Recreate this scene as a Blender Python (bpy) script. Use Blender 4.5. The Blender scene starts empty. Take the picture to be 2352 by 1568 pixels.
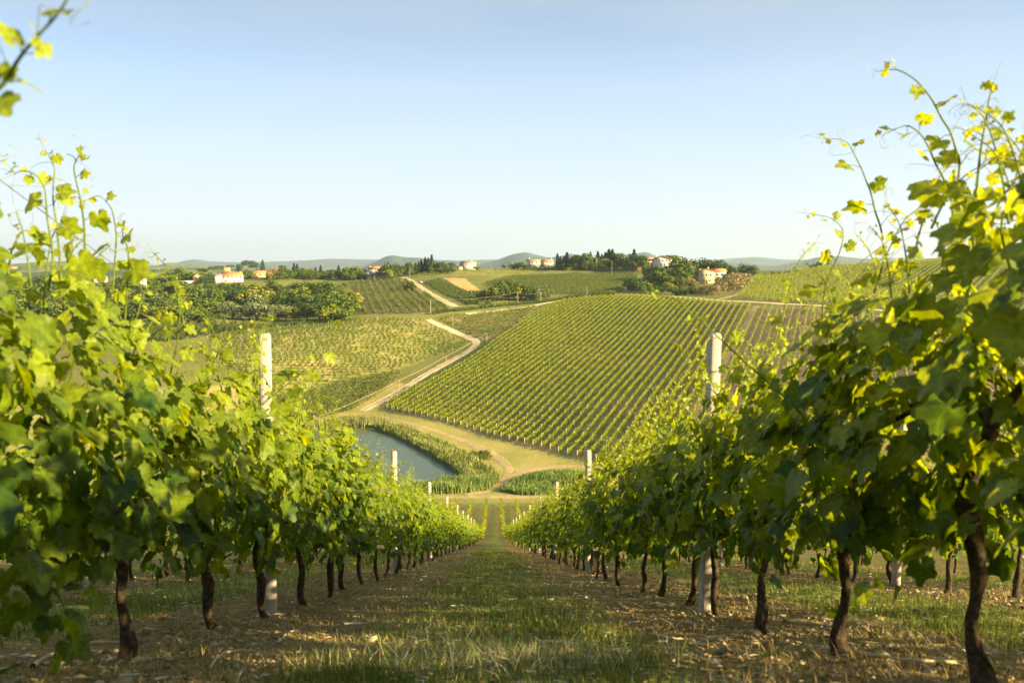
import bpy, math, random
import numpy as np
from mathutils import Vector
# ------------------------------------------------------------------ camera, sky, sun, exposure
S = bpy.context.scene
COL = S.collection
FPX, CX, CY, PITCH = 1800.0, 1176.0, 784.0, math.radians(5.84)   # focal length in units of a 2352 px wide frame
cd = bpy.data.cameras.new('camera'); cam = bpy.data.objects.new('camera', cd); COL.objects.link(cam)
cd.sensor_width = 36.0; cd.lens = 36.0 * FPX / 2352.0
cd.clip_start = 0.05; cd.clip_end = 60000
cam.location = (0, 0, 0); cam.rotation_euler = (math.pi/2 - PITCH, 0, 0)
cd.dof.use_dof = True; cd.dof.focus_distance = 22.0; cd.dof.aperture_fstop = 3.4
S.camera = cam
SUN_EL, SUN_AZ = math.radians(19), math.radians(113)             # azimuth clockwise from +Y
TOSUN = np.array([math.sin(SUN_AZ)*math.cos(SUN_EL), math.cos(SUN_AZ)*math.cos(SUN_EL), math.sin(SUN_EL)])
w = bpy.data.worlds.new('World'); S.world = w; w.use_nodes = True
nt = w.node_tree; bg = nt.nodes['Background']
sky = nt.nodes.new('ShaderNodeTexSky'); sky.sky_type = 'NISHITA'; sky.sun_disc = False
sky.sun_elevation = SUN_EL; sky.sun_rotation = SUN_AZ
sky.altitude = 200; sky.air_density = 1.0; sky.dust_density = 0.6; sky.ozone_density = 1.0
# thin high cloud and the cool cast of the picture
tc = nt.nodes.new('ShaderNodeTexCoord'); mp = nt.nodes.new('ShaderNodeMapping'); mp.inputs['Scale'].default_value = (1.2, 1.6, 7)
cn = nt.nodes.new('ShaderNodeTexNoise'); cn.inputs['Scale'].default_value = 1.3; cn.inputs['Detail'].default_value = 4; cn.inputs['Roughness'].default_value = .45
cr = nt.nodes.new('ShaderNodeMapRange'); cr.inputs[1].default_value = .38; cr.inputs[2].default_value = .66; cr.inputs[3].default_value = 0; cr.inputs[4].default_value = .75
nt.links.new(tc.outputs['Generated'], mp.inputs[0]); nt.links.new(mp.outputs[0], cn.inputs['Vector']); nt.links.new(cn.outputs[0], cr.inputs[0])
mul = nt.nodes.new('ShaderNodeMix'); mul.data_type = 'RGBA'; mul.blend_type = 'MULTIPLY'; mul.inputs[0].default_value = 1; mul.inputs[7].default_value = (.98, .98, 1.16, 1)
mxc = nt.nodes.new('ShaderNodeMix'); mxc.data_type = 'RGBA'; mxc.inputs[7].default_value = (4.6, 5.1, 5.8, 1)
nt.links.new(sky.outputs[0], mul.inputs[6]); nt.links.new(cr.outputs[0], mxc.inputs[0]); nt.links.new(mul.outputs[2], mxc.inputs[6])
# the pale summer sky: the physical sky softened by elevation toward a milky horizon
sx = nt.nodes.new('ShaderNodeSeparateXYZ'); nt.links.new(tc.outputs['Generated'], sx.inputs[0]); ra = nt.nodes.new('ShaderNodeValToRGB'); er = ra.color_ramp
stops = [(0.0, (3.95, 4.3, 4.8)), (.05, (3.85, 4.2, 4.6)), (.12, (3.3, 3.95, 4.65)), (.21, (2.55, 3.4, 4.5)), (.31, (1.15, 1.95, 2.95)), (.6, (1.4, 1.9, 2.5)), (1, (1.2, 1.6, 2.1))]
for i, (p_, c_) in enumerate(stops):
    e0 = er.elements[i] if i < 2 else er.elements.new(p_); e0.position = p_; e0.color = (c_[0]/5, c_[1]/5, c_[2]/5, 1)
sc5 = nt.nodes.new('ShaderNodeVectorMath'); sc5.operation = 'SCALE'; sc5.inputs['Scale'].default_value = 5.0
nt.links.new(sx.outputs[2], ra.inputs[0]); nt.links.new(ra.outputs[0], sc5.inputs[0])
fin = nt.nodes.new('ShaderNodeMix'); fin.data_type = 'RGBA'; fin.inputs[0].default_value = .8; nt.links.new(mxc.outputs[2], fin.inputs[6]); nt.links.new(sc5.outputs[0], fin.inputs[7])
cl = nt.nodes.new('ShaderNodeMix'); cl.data_type = 'RGBA'; cl.inputs[7].default_value = (2.6, 3.0, 3.5, 1); cm_ = nt.nodes.new('ShaderNodeMapRange'); cm_.inputs[1].default_value = .14; cm_.inputs[2].default_value = .32
mm = nt.nodes.new('ShaderNodeMath'); mm.operation = 'MULTIPLY'; nt.links.new(sx.outputs[2], cm_.inputs[0]); nt.links.new(cm_.outputs[0], mm.inputs[0]); nt.links.new(cr.outputs[0], mm.inputs[1])
nt.links.new(mm.outputs[0], cl.inputs[0]); nt.links.new(fin.outputs[2], cl.inputs[6]); nt.links.new(cl.outputs[2], bg.inputs[0]); bg.inputs[1].default_value = 0.062
ld = bpy.data.lights.new('sun', 'SUN'); sun = bpy.data.objects.new('sun', ld); COL.objects.link(sun)
ld.energy = 5.0; ld.angle = math.radians(0.6); ld.color = (1.0, 0.80, 0.39)
sun.rotation_euler = Vector(-TOSUN).to_track_quat('-Z', 'Y').to_euler()
S.view_settings.view_transform = 'Standard'; S.view_settings.look = 'None'
S.view_settings.exposure = 1.88; S.view_settings.gamma = 1.0
S.cycles.max_bounces = 6; S.cycles.transparent_max_bounces = 6; S.cycles.volume_bounces = 0
S.cycles.diffuse_bounces = 3; S.cycles.transmission_bounces = 4
# ------------------------------------------------------------------ helpers
rng = np.random.default_rng(7); R_ = random.Random(5)
def ray(px, py):
    X = (px - CX)/FPX; Y = (CY - py)/FPX
    return np.array([X, math.cos(PITCH) + Y*math.sin(PITCH), -math.sin(PITCH) + Y*math.cos(PITCH)])
def pt(px, py, d):                       # the point seen at that place, d metres forward
    r = ray(px, py); return r * (d / r[1])
def _h(i, j, s):
    n = (i.astype(np.int64)*374761393 + j.astype(np.int64)*668265263 + s*1442695041) & 0x7fffffff
    n = ((n ^ (n >> 13)) * 1274126177) & 0x7fffffff
    return ((n ^ (n >> 16)) & 0xffff)/65535.0
def vnoise(x, y, s=0):
    x = np.asarray(x, float); y = np.asarray(y, float)
    i = np.floor(x).astype(np.int64); j = np.floor(y).astype(np.int64); fx = x-i; fy = y-j
    fx = fx*fx*(3-2*fx); fy = fy*fy*(3-2*fy)
    return (_h(i, j, s)*(1-fx)+_h(i+1, j, s)*fx)*(1-fy) + (_h(i, j+1, s)*(1-fx)+_h(i+1, j+1, s)*fx)*fy
def fbm(x, y, s=0, o=3):
    v = 0; a = .5; t = 0
    for k in range(o):
        v = v + a*vnoise(np.asarray(x)*2**k, np.asarray(y)*2**k, s+k); t += a; a *= .5
    return v/t
def mesh(name, V, Fs, col=None, smooth=False):
    V = np.asarray(V, np.float32).reshape(-1, 3)
    if not isinstance(Fs, list): Fs = [Fs]
    Fs = [np.asarray(f, np.int32) for f in Fs if len(f)]
    me = bpy.data.meshes.new(name)
    me.vertices.add(len(V)); me.vertices.foreach_set('co', V.ravel())
    loops = np.concatenate([f.ravel() for f in Fs]); tot = np.concatenate([np.full(len(f), f.shape[1], np.int32) for f in Fs])
    me.loops.add(len(loops)); me.loops.foreach_set('vertex_index', loops)
    me.polygons.add(len(tot)); st = np.concatenate([[0], np.cumsum(tot)[:-1]]).astype(np.int32)
    me.polygons.foreach_set('loop_start', st); me.polygons.foreach_set('loop_total', tot)
    if smooth: me.polygons.foreach_set('use_smooth', np.ones(len(tot), bool))
    if col is not None:
        a = me.color_attributes.new('Col', 'FLOAT_COLOR', 'POINT')
        c = np.ones((len(V), 4), np.float32); c[:, :3] = col; a.data.foreach_set('color', c.ravel())
    me.update(calc_edges=True); me.validate()
    return me
def link(name, data, mat=None, parent=None, loc=None, rz=0, scale=None):
    o = bpy.data.objects.new(name, data); COL.objects.link(o)
    if mat is not None and data is not None and not data.materials: data.materials.append(mat)
    if parent is not None: o.parent = parent
    if loc is not None: o.location = tuple(float(v) for v in loc)
    if rz: o.rotation_euler = (0, 0, rz)
    if scale is not None: o.scale = scale if hasattr(scale, '__len__') else (scale,)*3
    return o
def tag(o, label=None, cat=None, group=None, kind=None):
    if label: o['label'] = label
    if cat: o['category'] = cat
    if group: o['group'] = group
    if kind: o['kind'] = kind
    return o
def copy_tree(o, parent=None):
    c = o.copy(); COL.objects.link(c)
    if parent is not None: c.parent = parent
    for ch in o.children: copy_tree(ch, c)
    return c
class MB:                                # collects simple solids into one mesh
    def __init__(s): s.V = []; s.F = {}; s.C = []; s.n = 0
    def add(s, V, F, c=(1, 1, 1)):
        V = np.asarray(V, float).reshape(-1, 3); F = np.asarray(F, int)
        s.F.setdefault(F.shape[1], []).append(F + s.n); s.V.append(V)
        s.C.append(np.broadcast_to(np.asarray(c, float), (len(V), 3))); s.n += len(V); return s
    def box(s, a, b, c=(1, 1, 1)):
        x0, y0, z0 = a; x1, y1, z1 = b
        return s.add([(x0,y0,z0),(x1,y0,z0),(x1,y1,z0),(x0,y1,z0),(x0,y0,z1),(x1,y0,z1),(x1,y1,z1),(x0,y1,z1)],
                     [(0,3,2,1),(4,5,6,7),(0,1,5,4),(1,2,6,5),(2,3,7,6),(3,0,4,7)], c)
    def tube(s, P, r, k=6, c=(1, 1, 1), cap=True, wob=0):
        P = np.asarray(P, float); n = len(P); r = np.broadcast_to(np.asarray(r, float), (n,))
        T = np.gradient(P, axis=0); T /= np.linalg.norm(T, axis=1)[:, None]+1e-9
        ref = np.array([0.31, 0.2, 0.93]) if abs(T[0] @ np.array([0.31, 0.2, 0.93])) < .9 else np.array([1., 0, 0])
        V = []
        for i in range(n):
            u = np.cross(T[i], ref); u /= np.linalg.norm(u)+1e-9; v = np.cross(T[i], u); ref = np.cross(u, T[i]) if False else ref
            for j in range(k):
                a = 2*math.pi*j/k; rr = r[i]*(1+wob*(R_.random()-.5)*2) if wob else r[i]
                V.append(P[i] + rr*(math.cos(a)*u + math.sin(a)*v))
        F = [(i*k+j, i*k+(j+1) % k, (i+1)*k+(j+1) % k, (i+1)*k+j) for i in range(n-1) for j in range(k)]
        s.add(V, F, c)
        if cap:
            m = s.n; s.add([P[-1]+T[-1]*r[-1]*.3], np.zeros((0, 3), int), c)
            s.F.setdefault(3, []).append(np.array([(m-k+j, m-k+(j+1) % k, m) for j in range(k)]))
        return s
    def mesh(s, name, smooth=False, col=True):
        return mesh(name, np.concatenate(s.V), [np.concatenate(v) for v in s.F.values() if sum(len(q) for q in v)], np.concatenate(s.C) if col else None, smooth)
    def build(s, name, mat, parent=None, loc=None, rz=0, smooth=False, scale=None):
        return link(name, s.mesh(name, smooth), mat, parent, loc, rz, scale)
def empty(name, loc, rz=0):
    return link(name, None, loc=loc, rz=rz)
# ------------------------------------------------------------------ materials
def mat(name, base=None, rough=.8, spec=.2, attr=False, noise=None, bump=None, trans=0, tcol=None, metal=0):
    """noise=(scale, dark, light): the colour swings between base*dark and base*light; bump=(scale, strength, distance)"""
    m = bpy.data.materials.new(name); m.use_nodes = True; n = m.node_tree; b = n.nodes['Principled BSDF']
    b.inputs['Roughness'].default_value = rough; b.inputs['Specular IOR Level'].default_value = spec; b.inputs['Metallic'].default_value = metal
    L = n.links
    def N(t, **k):
        q = n.nodes.new(t)
        for a, v in k.items(): setattr(q, a, v)
        return q
    if attr:
        a = N('ShaderNodeAttribute'); a.attribute_name = 'Col'; c = a.outputs['Color']
    else:
        a = N('ShaderNodeRGB'); a.outputs[0].default_value = (*(base or (.5, .5, .5)), 1); c = a.outputs[0]
    g = N('ShaderNodeNewGeometry')
    if noise:
        for (sc, lo, hi, det) in (noise if isinstance(noise, list) else [noise]):
            t = N('ShaderNodeTexNoise'); t.inputs['Scale'].default_value = sc; t.inputs['Detail'].default_value = det; t.inputs['Roughness'].default_value = .65
            L.new(g.outputs['Position'], t.inputs['Vector'])
            mr = N('ShaderNodeMapRange'); mr.inputs[1].default_value = .32; mr.inputs[2].default_value = .68; mr.inputs[3].default_value = lo; mr.inputs[4].default_value = hi
            L.new(t.outputs[0], mr.inputs[0])
            vm = N('ShaderNodeVectorMath', operation='SCALE'); L.new(c, vm.inputs[0]); L.new(mr.outputs[0], vm.inputs['Scale']); c = vm.outputs[0]
    L.new(c, b.inputs['Base Color'])
    if bump:
        t = N('ShaderNodeTexNoise'); t.inputs['Scale'].default_value = bump[0]; t.inputs['Detail'].default_value = 6
        L.new(g.outputs['Position'], t.inputs['Vector'])
        bp = N('ShaderNodeBump'); bp.inputs['Strength'].default_value = bump[1]; bp.inputs['Distance'].default_value = bump[2]
        L.new(t.outputs[0], bp.inputs['Height']); L.new(bp.outputs[0], b.inputs['Normal'])
    if trans:
        tr = N('ShaderNodeBsdfTranslucent'); vm = N('ShaderNodeVectorMath', operation='MULTIPLY'); L.new(c, vm.inputs[0]); vm.inputs[1].default_value = tcol or (1.6, 1.5, .5)
        L.new(vm.outputs[0], tr.inputs[0]); mx = N('ShaderNodeMixShader'); mx.inputs[0].default_value = trans
        L.new(b.outputs[0], mx.inputs[1]); L.new(tr.outputs[0], mx.inputs[2]); L.new(mx.outputs[0], n.nodes['Material Output'].inputs[0])
    return m
M = {}
M['leaf'] = mat('grape_leaf', attr=True, rough=.5, spec=.3, trans=.45, tcol=(2.9, 2.35, .25), noise=[(60, .75, 1.25, 3), (14, .8, 1.2, 2)])
M['leaf_far'] = mat('vine_leaf_far', attr=True, rough=.7, spec=.15, trans=.35, tcol=(1.7, 1.5, .35))
M['stem'] = mat('green_stem', attr=True, rough=.5, spec=.3, trans=.15)
M['bark'] = mat('vine_bark', (.062, .044, .028), .95, .1, noise=[(40, .4, 1.8, 5), (9, .7, 1.3, 3)], bump=(60, .8, .01))
M['concrete'] = mat('concrete', (.46, .41, .35), .9, .1, noise=[(18, .75, 1.12, 6), (3, .85, 1.1, 3)], bump=(80, .4, .004))
M['soil'] = mat('soil', attr=True, rough=1, spec=.05, noise=[(1.7, .75, 1.25, 6), (22, .6, 1.4, 5), (.05, .85, 1.15, 4)], bump=(14, .9, .05))
M['grass'] = mat('grass', attr=True, rough=.7, spec=.15, trans=.3, tcol=(1.2, 1.2, .6))
M['dry'] = mat('dry_matter', attr=True, rough=.8, spec=.15)
M['clod'] = mat('clod', attr=True, rough=1, spec=.05, noise=(60, .7, 1.3, 4))
M['gravel'] = mat('gravel', (.62, .48, .29), 1, .05, noise=[(1.2, .8, 1.15, 6), (.15, .85, 1.1, 3)])
M['dirt'] = mat('dirt_track', (.40, .30, .145), 1, .05, noise=[(.8, .8, 1.2, 6), (.1, .85, 1.15, 3)])
M['tree'] = mat('tree_leaf', attr=True, rough=.75, spec=.12, trans=.22, tcol=(1.3, 1.3, .5))
M['trunk'] = mat('tree_bark', (.10, .075, .05), .95, .1, noise=(3, .7, 1.3, 4))
M['reed'] = mat('reed', attr=True, rough=.7, spec=.15, trans=.25, tcol=(1.2, 1.3, .6))
M['plaster'] = mat('white_plaster', (.60, .57, .52), .9, .1, noise=(.8, .92, 1.03, 3))
M['cream'] = mat('cream_plaster', (.56, .46, .28), .9, .1, noise=(.8, .9, 1.05, 3))
M['brick'] = mat('pale_brick', (.55, .32, .18), .9, .1, noise=(3, .8, 1.15, 4))
M['tile'] = mat('clay_tile', (.50, .22, .10), .85, .15, noise=[(2.5, .75, 1.2, 4)], bump=(6, .5, .05))
M['tiletan'] = mat('weathered_tile', (.42, .26, .14), .85, .15, noise=[(2.5, .75, 1.2, 4)])
M['glass'] = mat('window_glass', (.03, .04, .05), .15, .6)
M['shutter'] = mat('shutter', (.20, .11, .06), .7, .2)
M['wood'] = mat('pole_wood', (.42, .34, .24), .9, .1, noise=(4, .8, 1.15, 3))
M['wire'] = mat('wire', (.30, .28, .25), .5, .4, metal=.6)
M['rope'] = mat('cable', (.50, .42, .28), .8, .2)
M['hills'] = mat('far_hill', attr=True, rough=1, spec=0, noise=[(.004, .8, 1.2, 5), (.02, .75, 1.25, 5)])
M['carpaint'] = mat('white_paint', (.8, .8, .8), .3, .5)
M['rubber'] = mat('rubber', (.03, .03, .03), .8, .2)
M['panel'] = mat('solar_panel', (.03, .05, .09), .2, .6)
wm = mat('pond_water', (.075, .105, .06), .3, .3, bump=(1.2, .25, .05)); M['water'] = wm
# ------------------------------------------------------------------ terrain: heights
UV = ray(1135, 1240); ROWU = UV[0]/UV[1]            # the near rows run along (ROWU, 1)
kN = np.array([-60, 0, 30, 60, 90, 116, 145, 171, 190, 230.]); zN = np.array([24., -.52, -11.47, -22.3, -32.9, -41.9, -49.6, -54.2, -55.6, -56.2])
mN = np.gradient(zN, kN)
def near_z(y):
    y = np.clip(y, -60, 229.9); i = np.clip(np.searchsorted(kN, y, 'right')-1, 0, len(kN)-2)
    h = kN[i+1]-kN[i]; t = (y-kN[i])/h
    return (2*t**3-3*t**2+1)*zN[i] + (t**3-2*t*t+t)*h*mN[i] + (3*t*t-2*t**3)*zN[i+1] + (t**3-t*t)*h*mN[i+1]
# plane of the opposite slope, from the run of its vine rows and its level foot in the valley
dv = ray(1930, 302); RD = dv/dv[1]                   # row direction: (RD0, 1, rise)
def at_level(px, py, z): r = ray(px, py); return r*(z/r[2])
P1 = at_level(880, 938, -56); P2 = at_level(1300, 1044, -56)
e = P2-P1; A = np.array([[RD[0], 1], [e[0], e[1]]]); pb, pc = np.linalg.solve(A, [RD[2], 0]); pa = -56-pb*P1[0]-pc*P1[1]
def on_plane(px, py):
    r = ray(px, py); t = pa/(r[2]-pb*r[0]-pc*r[1]); return r*t
ctl = []
def C(px, py, d): ctl.append(pt(px, py, d))
for px, py in [(880,938),(1000,966),(1150,1008),(1300,1044),(1500,1080),(1000,880),(1150,900),(1350,950),(1600,1000),(1110,795),(1300,800),(1500,850),(1700,900),
               (1250,705),(1350,682),(1450,680),(1550,690),(1650,700),(1400,740),(1600,760),(1750,790),(1740,705),(1870,712),(2000,730),(2100,740),(1950,850),(2100,950),(2300,780),(2400,900)]:
    ctl.append(on_plane(px, py))
for px in (-150, 200, 600, 900, 1130, 1400, 1800, 2300):
    for d, z in ((150, float(near_z(150))), (171, -54.2), (190, -55.6)):
        u = (px-CX)/FPX; ctl.append(np.array([u*d, d, z]))
for px, z in ((850,-56.6),(1000,-56.6),(700,-56.6),(500,-56),(300,-55),(0,-54),(1150,-56.3)):
    u = (px-CX)/FPX
    for d in (205, 235, 262): ctl.append(np.array([u*d, d, z+(.5 if d == 262 else 0)]))
for a in [(800,962,283),(700,900,318),(500,900,305),(300,900,300),(0,900,290),(480,772,402),(700,745,430),(950,731,440),(650,820,352),(850,850,350),(1000,800,400),(850,780,395),
          (300,792,372),(400,744,450),(100,800,380),(0,760,430),(560,741,465),(680,735,468),(300,738,470),(100,738,470),(0,690,560),(300,662,640),(100,662,640),(550,652,660),(420,660,640),(0,655,660),(750,730,465),(760,652,690),(650,690,560),
          (828,722,455),(814,646,690),(1030,714,455),(905,640,700),(950,690,530),(960,640,700),(870,680,560),(1060,704,480),(1100,694,500),(1245,690,505),(1040,670,590),
          (1200,676,540),(1290,676,540),(1200,629,730),(1320,626,720),(1450,664,560),(1480,632,670),(1400,624,720),(1300,650,620),(1050,621,740),(1240,619,750),
          (1600,664,530),(1540,670,520),(1630,648,560),(1700,664,500),(1726,641,560),(1660,640,600),(1500,612,700),(1580,612,690),
          (1880,614,600),(1740,633,600),(2050,600,600),(2230,585,590),(2352,620,460),(2352,555,640),(2450,540,640),(2230,598,520),(1950,650,500),(2150,660,440),(2352,690,380),
          (1950,616,720),(1850,624,720),(2080,606,720),(2150,600,720),(500,643,710),(640,638,720),(330,650,700),(200,650,700),(0,648,720),(-150,648,720),(860,637,735),(1100,618,770),(1250,611,780),(1330,615,740)]: C(*a)
for px in range(-200, 2600, 350):
    u = (px-CX)/FPX
    for d, z in ((980, -28 if px < 2150 else 4), (1400, -48), (3200, -70), (6000, -80), (20000, -90)):
        ctl.append(np.array([u*d, d, z]))
for a in [(250,650,1500),(250,618,2000),(-100,618,2000),(550,634,1700),(550,620,2200),(800,640,1600)]: C(*a)
ctl = np.array(ctl)
def uv_(x, y):
    y = np.maximum(y, 1.0); return np.clip(np.asarray(x)/y, -.78, .78)*1.6, np.log(np.clip(y, 150, 20000))
cu, cv = uv_(ctl[:, 0], ctl[:, 1]); n = len(cu)
def U(r2): return np.where(r2 > 1e-12, r2*np.log(np.maximum(r2, 1e-12)), 0)
K = U((cu[:, None]-cu)**2+(cv[:, None]-cv)**2) + np.eye(n)*2e-3
Pm = np.stack([np.ones(n), cu, cv], 1); Am = np.block([[K, Pm], [Pm.T, np.zeros((3, 3))]])
wts = np.linalg.solve(Am, np.concatenate([ctl[:, 2], np.zeros(3)]))
def tps(x, y):
    u, v = uv_(x, y); out = np.zeros(u.shape); uf, vf, of = u.ravel(), v.ravel(), np.zeros(u.size)
    for s in range(0, u.size, 40000):
        a, b = uf[s:s+40000], vf[s:s+40000]
        of[s:s+40000] = U((a[:, None]-cu)**2+(b[:, None]-cv)**2) @ wts[:n] + wts[n]+wts[n+1]*a+wts[n+2]*b
    return of.reshape(u.shape)
# the ground sheet is a fan of rings round the camera, finest where it is looked at
az = np.concatenate([np.arange(-180, -40, 3.5), np.arange(-40, 40, .14), np.arange(40, 180, 3.5)]); az = np.radians(az); NA = len(az)
rr = [.5]
while rr[-1] < 25: rr.append(rr[-1]*1.014)
while rr[-1] < 1000: rr.append(rr[-1]*1.0085)
while rr[-1] < 22000: rr.append(rr[-1]*1.05)
rr = np.array(rr); NR = len(rr); RG, AG = np.meshgrid(rr, az, indexing='ij'); XG = RG*np.sin(AG); YG = RG*np.cos(AG)
wN = np.clip((YG-158)/(190-158), 0, 1); wN = wN*wN*(3-2*wN)
front = YG > 150
ZG = near_z(YG); ZT = np.zeros_like(ZG); ZT[front] = tps(XG[front], YG[front]); ZG = ZG*(1-wN)+ZT*wN
ZG = ZG + np.clip((RG-800)/1500, 0, 1)*(fbm(XG/400, YG/400, 3)-.5)*22*(YG > 0)
mid = np.clip((YG-200)/100, 0, 1); ZG += mid*(fbm(XG/30, YG/30, 9)-.5)*.5
nr = np.clip((30-RG)/20, 0, 1)
tcoord = XG-ROWU*YG                                    # sideways place across the near rows
ZG += nr*((fbm(XG*1.3, YG*1.3, 5)-.5)*.10 + (fbm(XG*7, YG*7, 6)-.5)*.045)
_la0 = az
def H(x, y):                                           # the height of the sheet as built
    x = np.asarray(x, float); y = np.asarray(y, float); r = np.clip(np.hypot(x, y), rr[0], rr[-1]*.999); a = np.arctan2(x, y)
    i = np.clip(np.searchsorted(rr, r, 'right')-1, 0, NR-2); j = np.clip(np.searchsorted(az, a, 'right')-1, 0, NA-2)
    f = (r-rr[i])/(rr[i+1]-rr[i]); g = np.clip((a-az[j])/(az[j+1]-az[j]), 0, 1)
    return (ZG[i, j]*(1-f)+ZG[i+1, j]*f)*(1-g)+(ZG[i, j+1]*(1-f)+ZG[i+1, j+1]*f)*g
_dd = np.concatenate([np.arange(2, 160, .5), 160*1.003**np.arange(0, 1000)])
def at(px, py, dmin=2.0):                              # first ground met by that line of sight
    r = ray(px, py); r = r/r[1]; d = _dd[_dd >= dmin]; s = H(r[0]*d, d)-r[2]*d
    k = np.nonzero(s > 0)[0]
    if len(k) == 0: dd = d[np.argmax(s)]; return np.array([r[0]*dd, dd, float(H(r[0]*dd, dd))])
    k = k[0]
    if k == 0: dd = d[0]
    else: dd = d[k-1]+(d[k]-d[k-1])*(-s[k-1])/(s[k]-s[k-1])
    return np.array([r[0]*dd, dd, float(H(r[0]*dd, dd))])
def poly(pts, dmin=150): return np.array([at(px, py, dmin)[:2] for px, py in pts])
def inside(x, y, P):
    x = np.asarray(x); y = np.asarray(y); c = np.zeros(x.shape, bool); n = len(P); j = n-1
    for i in range(n):
        xi, yi = P[i]; xj, yj = P[j]
        with np.errstate(divide='ignore', invalid='ignore'):
            c ^= ((yi > y) != (yj > y)) & (x < (xj-xi)*(y-yi)/(yj-yi+1e-12)+xi)
        j = i
    return c
FP = dict(
 big=[(878,938),(933,951),(1023,970),(1065,983),(1152,1009),(1249,1033),(1294,1045),(1400,1068),(1560,1105),(1600,1000),(1640,860),(1688,782),(1718,730),(1736,704),(1650,695),(1550,685),(1450,681),(1350,685),(1290,692),(1240,710),(1130,792),(1112,803),(1010,864),(930,904)],
 right=[(1600,1110),(1650,860),(1698,782),(1728,730),(1746,706),(1870,709),(2000,722),(2100,734),(2352,765),(2480,800),(2480,1050),(2300,1080),(1900,1120)],
 upper=[(1690,684),(1708,668),(1726,643),(1738,635),(1880,615),(2050,603),(2225,592),(2352,625),(2450,640),(2450,745),(2352,735),(2100,712),(1870,696),(1750,690)],
 brown=[(2195,600),(2232,586),(2352,561),(2450,548),(2450,625),(2352,612)],
 left=[(560,900),(510,850),(490,800),(482,774),(640,752),(760,740),(960,731),(1020,762),(1082,786),(1000,818),(919,846),(840,860),(745,881),(640,903)],
 scrub=[(640,908),(745,886),(840,866),(925,853),(900,882),(850,917),(800,945),(740,962),(650,960),(560,925)],
 scrub2=[(1003,732),(1063,724),(1214,707),(1236,704),(1190,742),(1128,781),(1108,778),(1045,752)],
 central=[(805,654),(814,646),(905,643),(932,644),(957,662),(1001,688),(1037,709),(1028,715),(952,722),(832,723)],
 leftrows=[(250,748),(440,746),(560,746),(590,754),(480,770),(400,784),(250,800)],
 mid=[(1112,650),(1179,634),(1278,631),(1325,627),(1442,627),(1470,631),(1442,646),(1433,668),(1413,675),(1286,677),(1150,680)],
 top=[(951,628),(1039,621),(1240,621),(1186,631),(1028,636),(960,634)],
 orange=[(1019,638),(1069,639),(1106,668),(1077,670)],
 band=[(975,650),(1010,642),(1075,672),(1105,672),(1110,695),(1075,702),(1010,672)],
)
PW = {k: poly(v) for k, v in FP.items()}
# ------------------------------------------------------------------ terrain: colours and mesh
CG = np.empty(XG.shape+(3,)); nz = fbm(XG/60, YG/60, 21)[..., None]; nf = fbm(XG/7, YG/7, 22)[..., None]
CG[:] = (.17, .17, .045); CG = CG*(.7+.6*nz)
valley = (YG > 165) & (YG < 330) & (ZG < -50)
vc = np.array([.42, .32, .11])*(1-nf)+np.array([.22, .24, .055])*nf
CG = np.where(valley[..., None], vc, CG)
far = np.clip((RG-900)/500, 0, 1)[..., None]
patch = (vnoise(XG/260, YG/420, 31) > .55)[..., None]; patch2 = (vnoise(XG/120, YG/300, 33) > .62)[..., None]
fc = np.where(patch, (.26, .27, .09), (.17, .21, .06)); fc = np.where(patch2, (.06, .10, .035), fc); CG = CG*(1-far)+fc*far
base = dict(big=((.30,.22,.11), (.15,.16,.045)), right=((.34,.23,.13), (.24,.19,.09)), upper=((.25,.20,.09), (.16,.18,.05)), brown=((.36,.20,.11), (.30,.20,.10)),
            left=((.37,.29,.10), (.21,.225,.05)), scrub=((.30,.22,.09), (.12,.15,.035)), scrub2=((.40,.28,.13), (.13,.15,.04)), central=((.32,.22,.10), (.12,.14,.035)),
            leftrows=((.2,.17,.06), (.09,.12,.03)), mid=((.30,.22,.09), (.10,.13,.03)), top=((.38,.30,.11), (.2,.2,.06)), orange=((.62,.37,.14), (.52,.32,.13)), band=((.22,.18,.08), (.08,.11,.03)))
for k, (a, b) in base.items():
    m = front & (RG < 1100); idx = np.nonzero(m); ins = inside(XG[idx], YG[idx], PW[k]); ii = (idx[0][ins], idx[1][ins])
    t = np.clip(nf[ii]*1.6-.3, 0, 1); CG[ii] = np.array(a)*(1-t)+np.array(b)*t
# near hillside: bare soil under the rows, a grassy strip between
hill = np.clip((178-YG)/10, 0, 1)[..., None]
ph = np.abs(((tcoord+1.65) % 3.3)); ph = np.minimum(ph, 3.3-ph)               # distance from the nearest row
tg = np.clip((ph-.75)/.5+ (fbm(XG*2, YG*2, 41)-.5)*1.6, 0, 1)[..., None]
soil = np.array([.225, .16, .06])*(.8+.4*nf); gcol = np.array([.19, .20, .045])
CG = CG*(1-hill) + (soil*(1-tg)+gcol*tg)*hill
ii = np.arange(NR-1)[:, None]*NA; jj = np.arange(NA)[None, :]; j2 = (jj+1) % NA
F = np.stack([ii+jj, ii+NA+jj, ii+NA+j2, ii+j2], -1).reshape(-1, 4)
V = np.stack([XG, YG, ZG], -1).reshape(-1, 3)
V = np.vstack([V, [0, 0, float(ZG[0].mean())]]); F3 = np.stack([np.full(NA, len(V)-1), np.arange(NA), (np.arange(NA)+1) % NA], 1)
CGf = np.vstack([CG.reshape(-1, 3), [(.15, .1, .05)]])
g = link('ground', mesh('ground', V, [F[:, ::-1], F3[:, ::-1]][0:2], CGf, smooth=True), M['soil']); tag(g, kind='structure')
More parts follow.
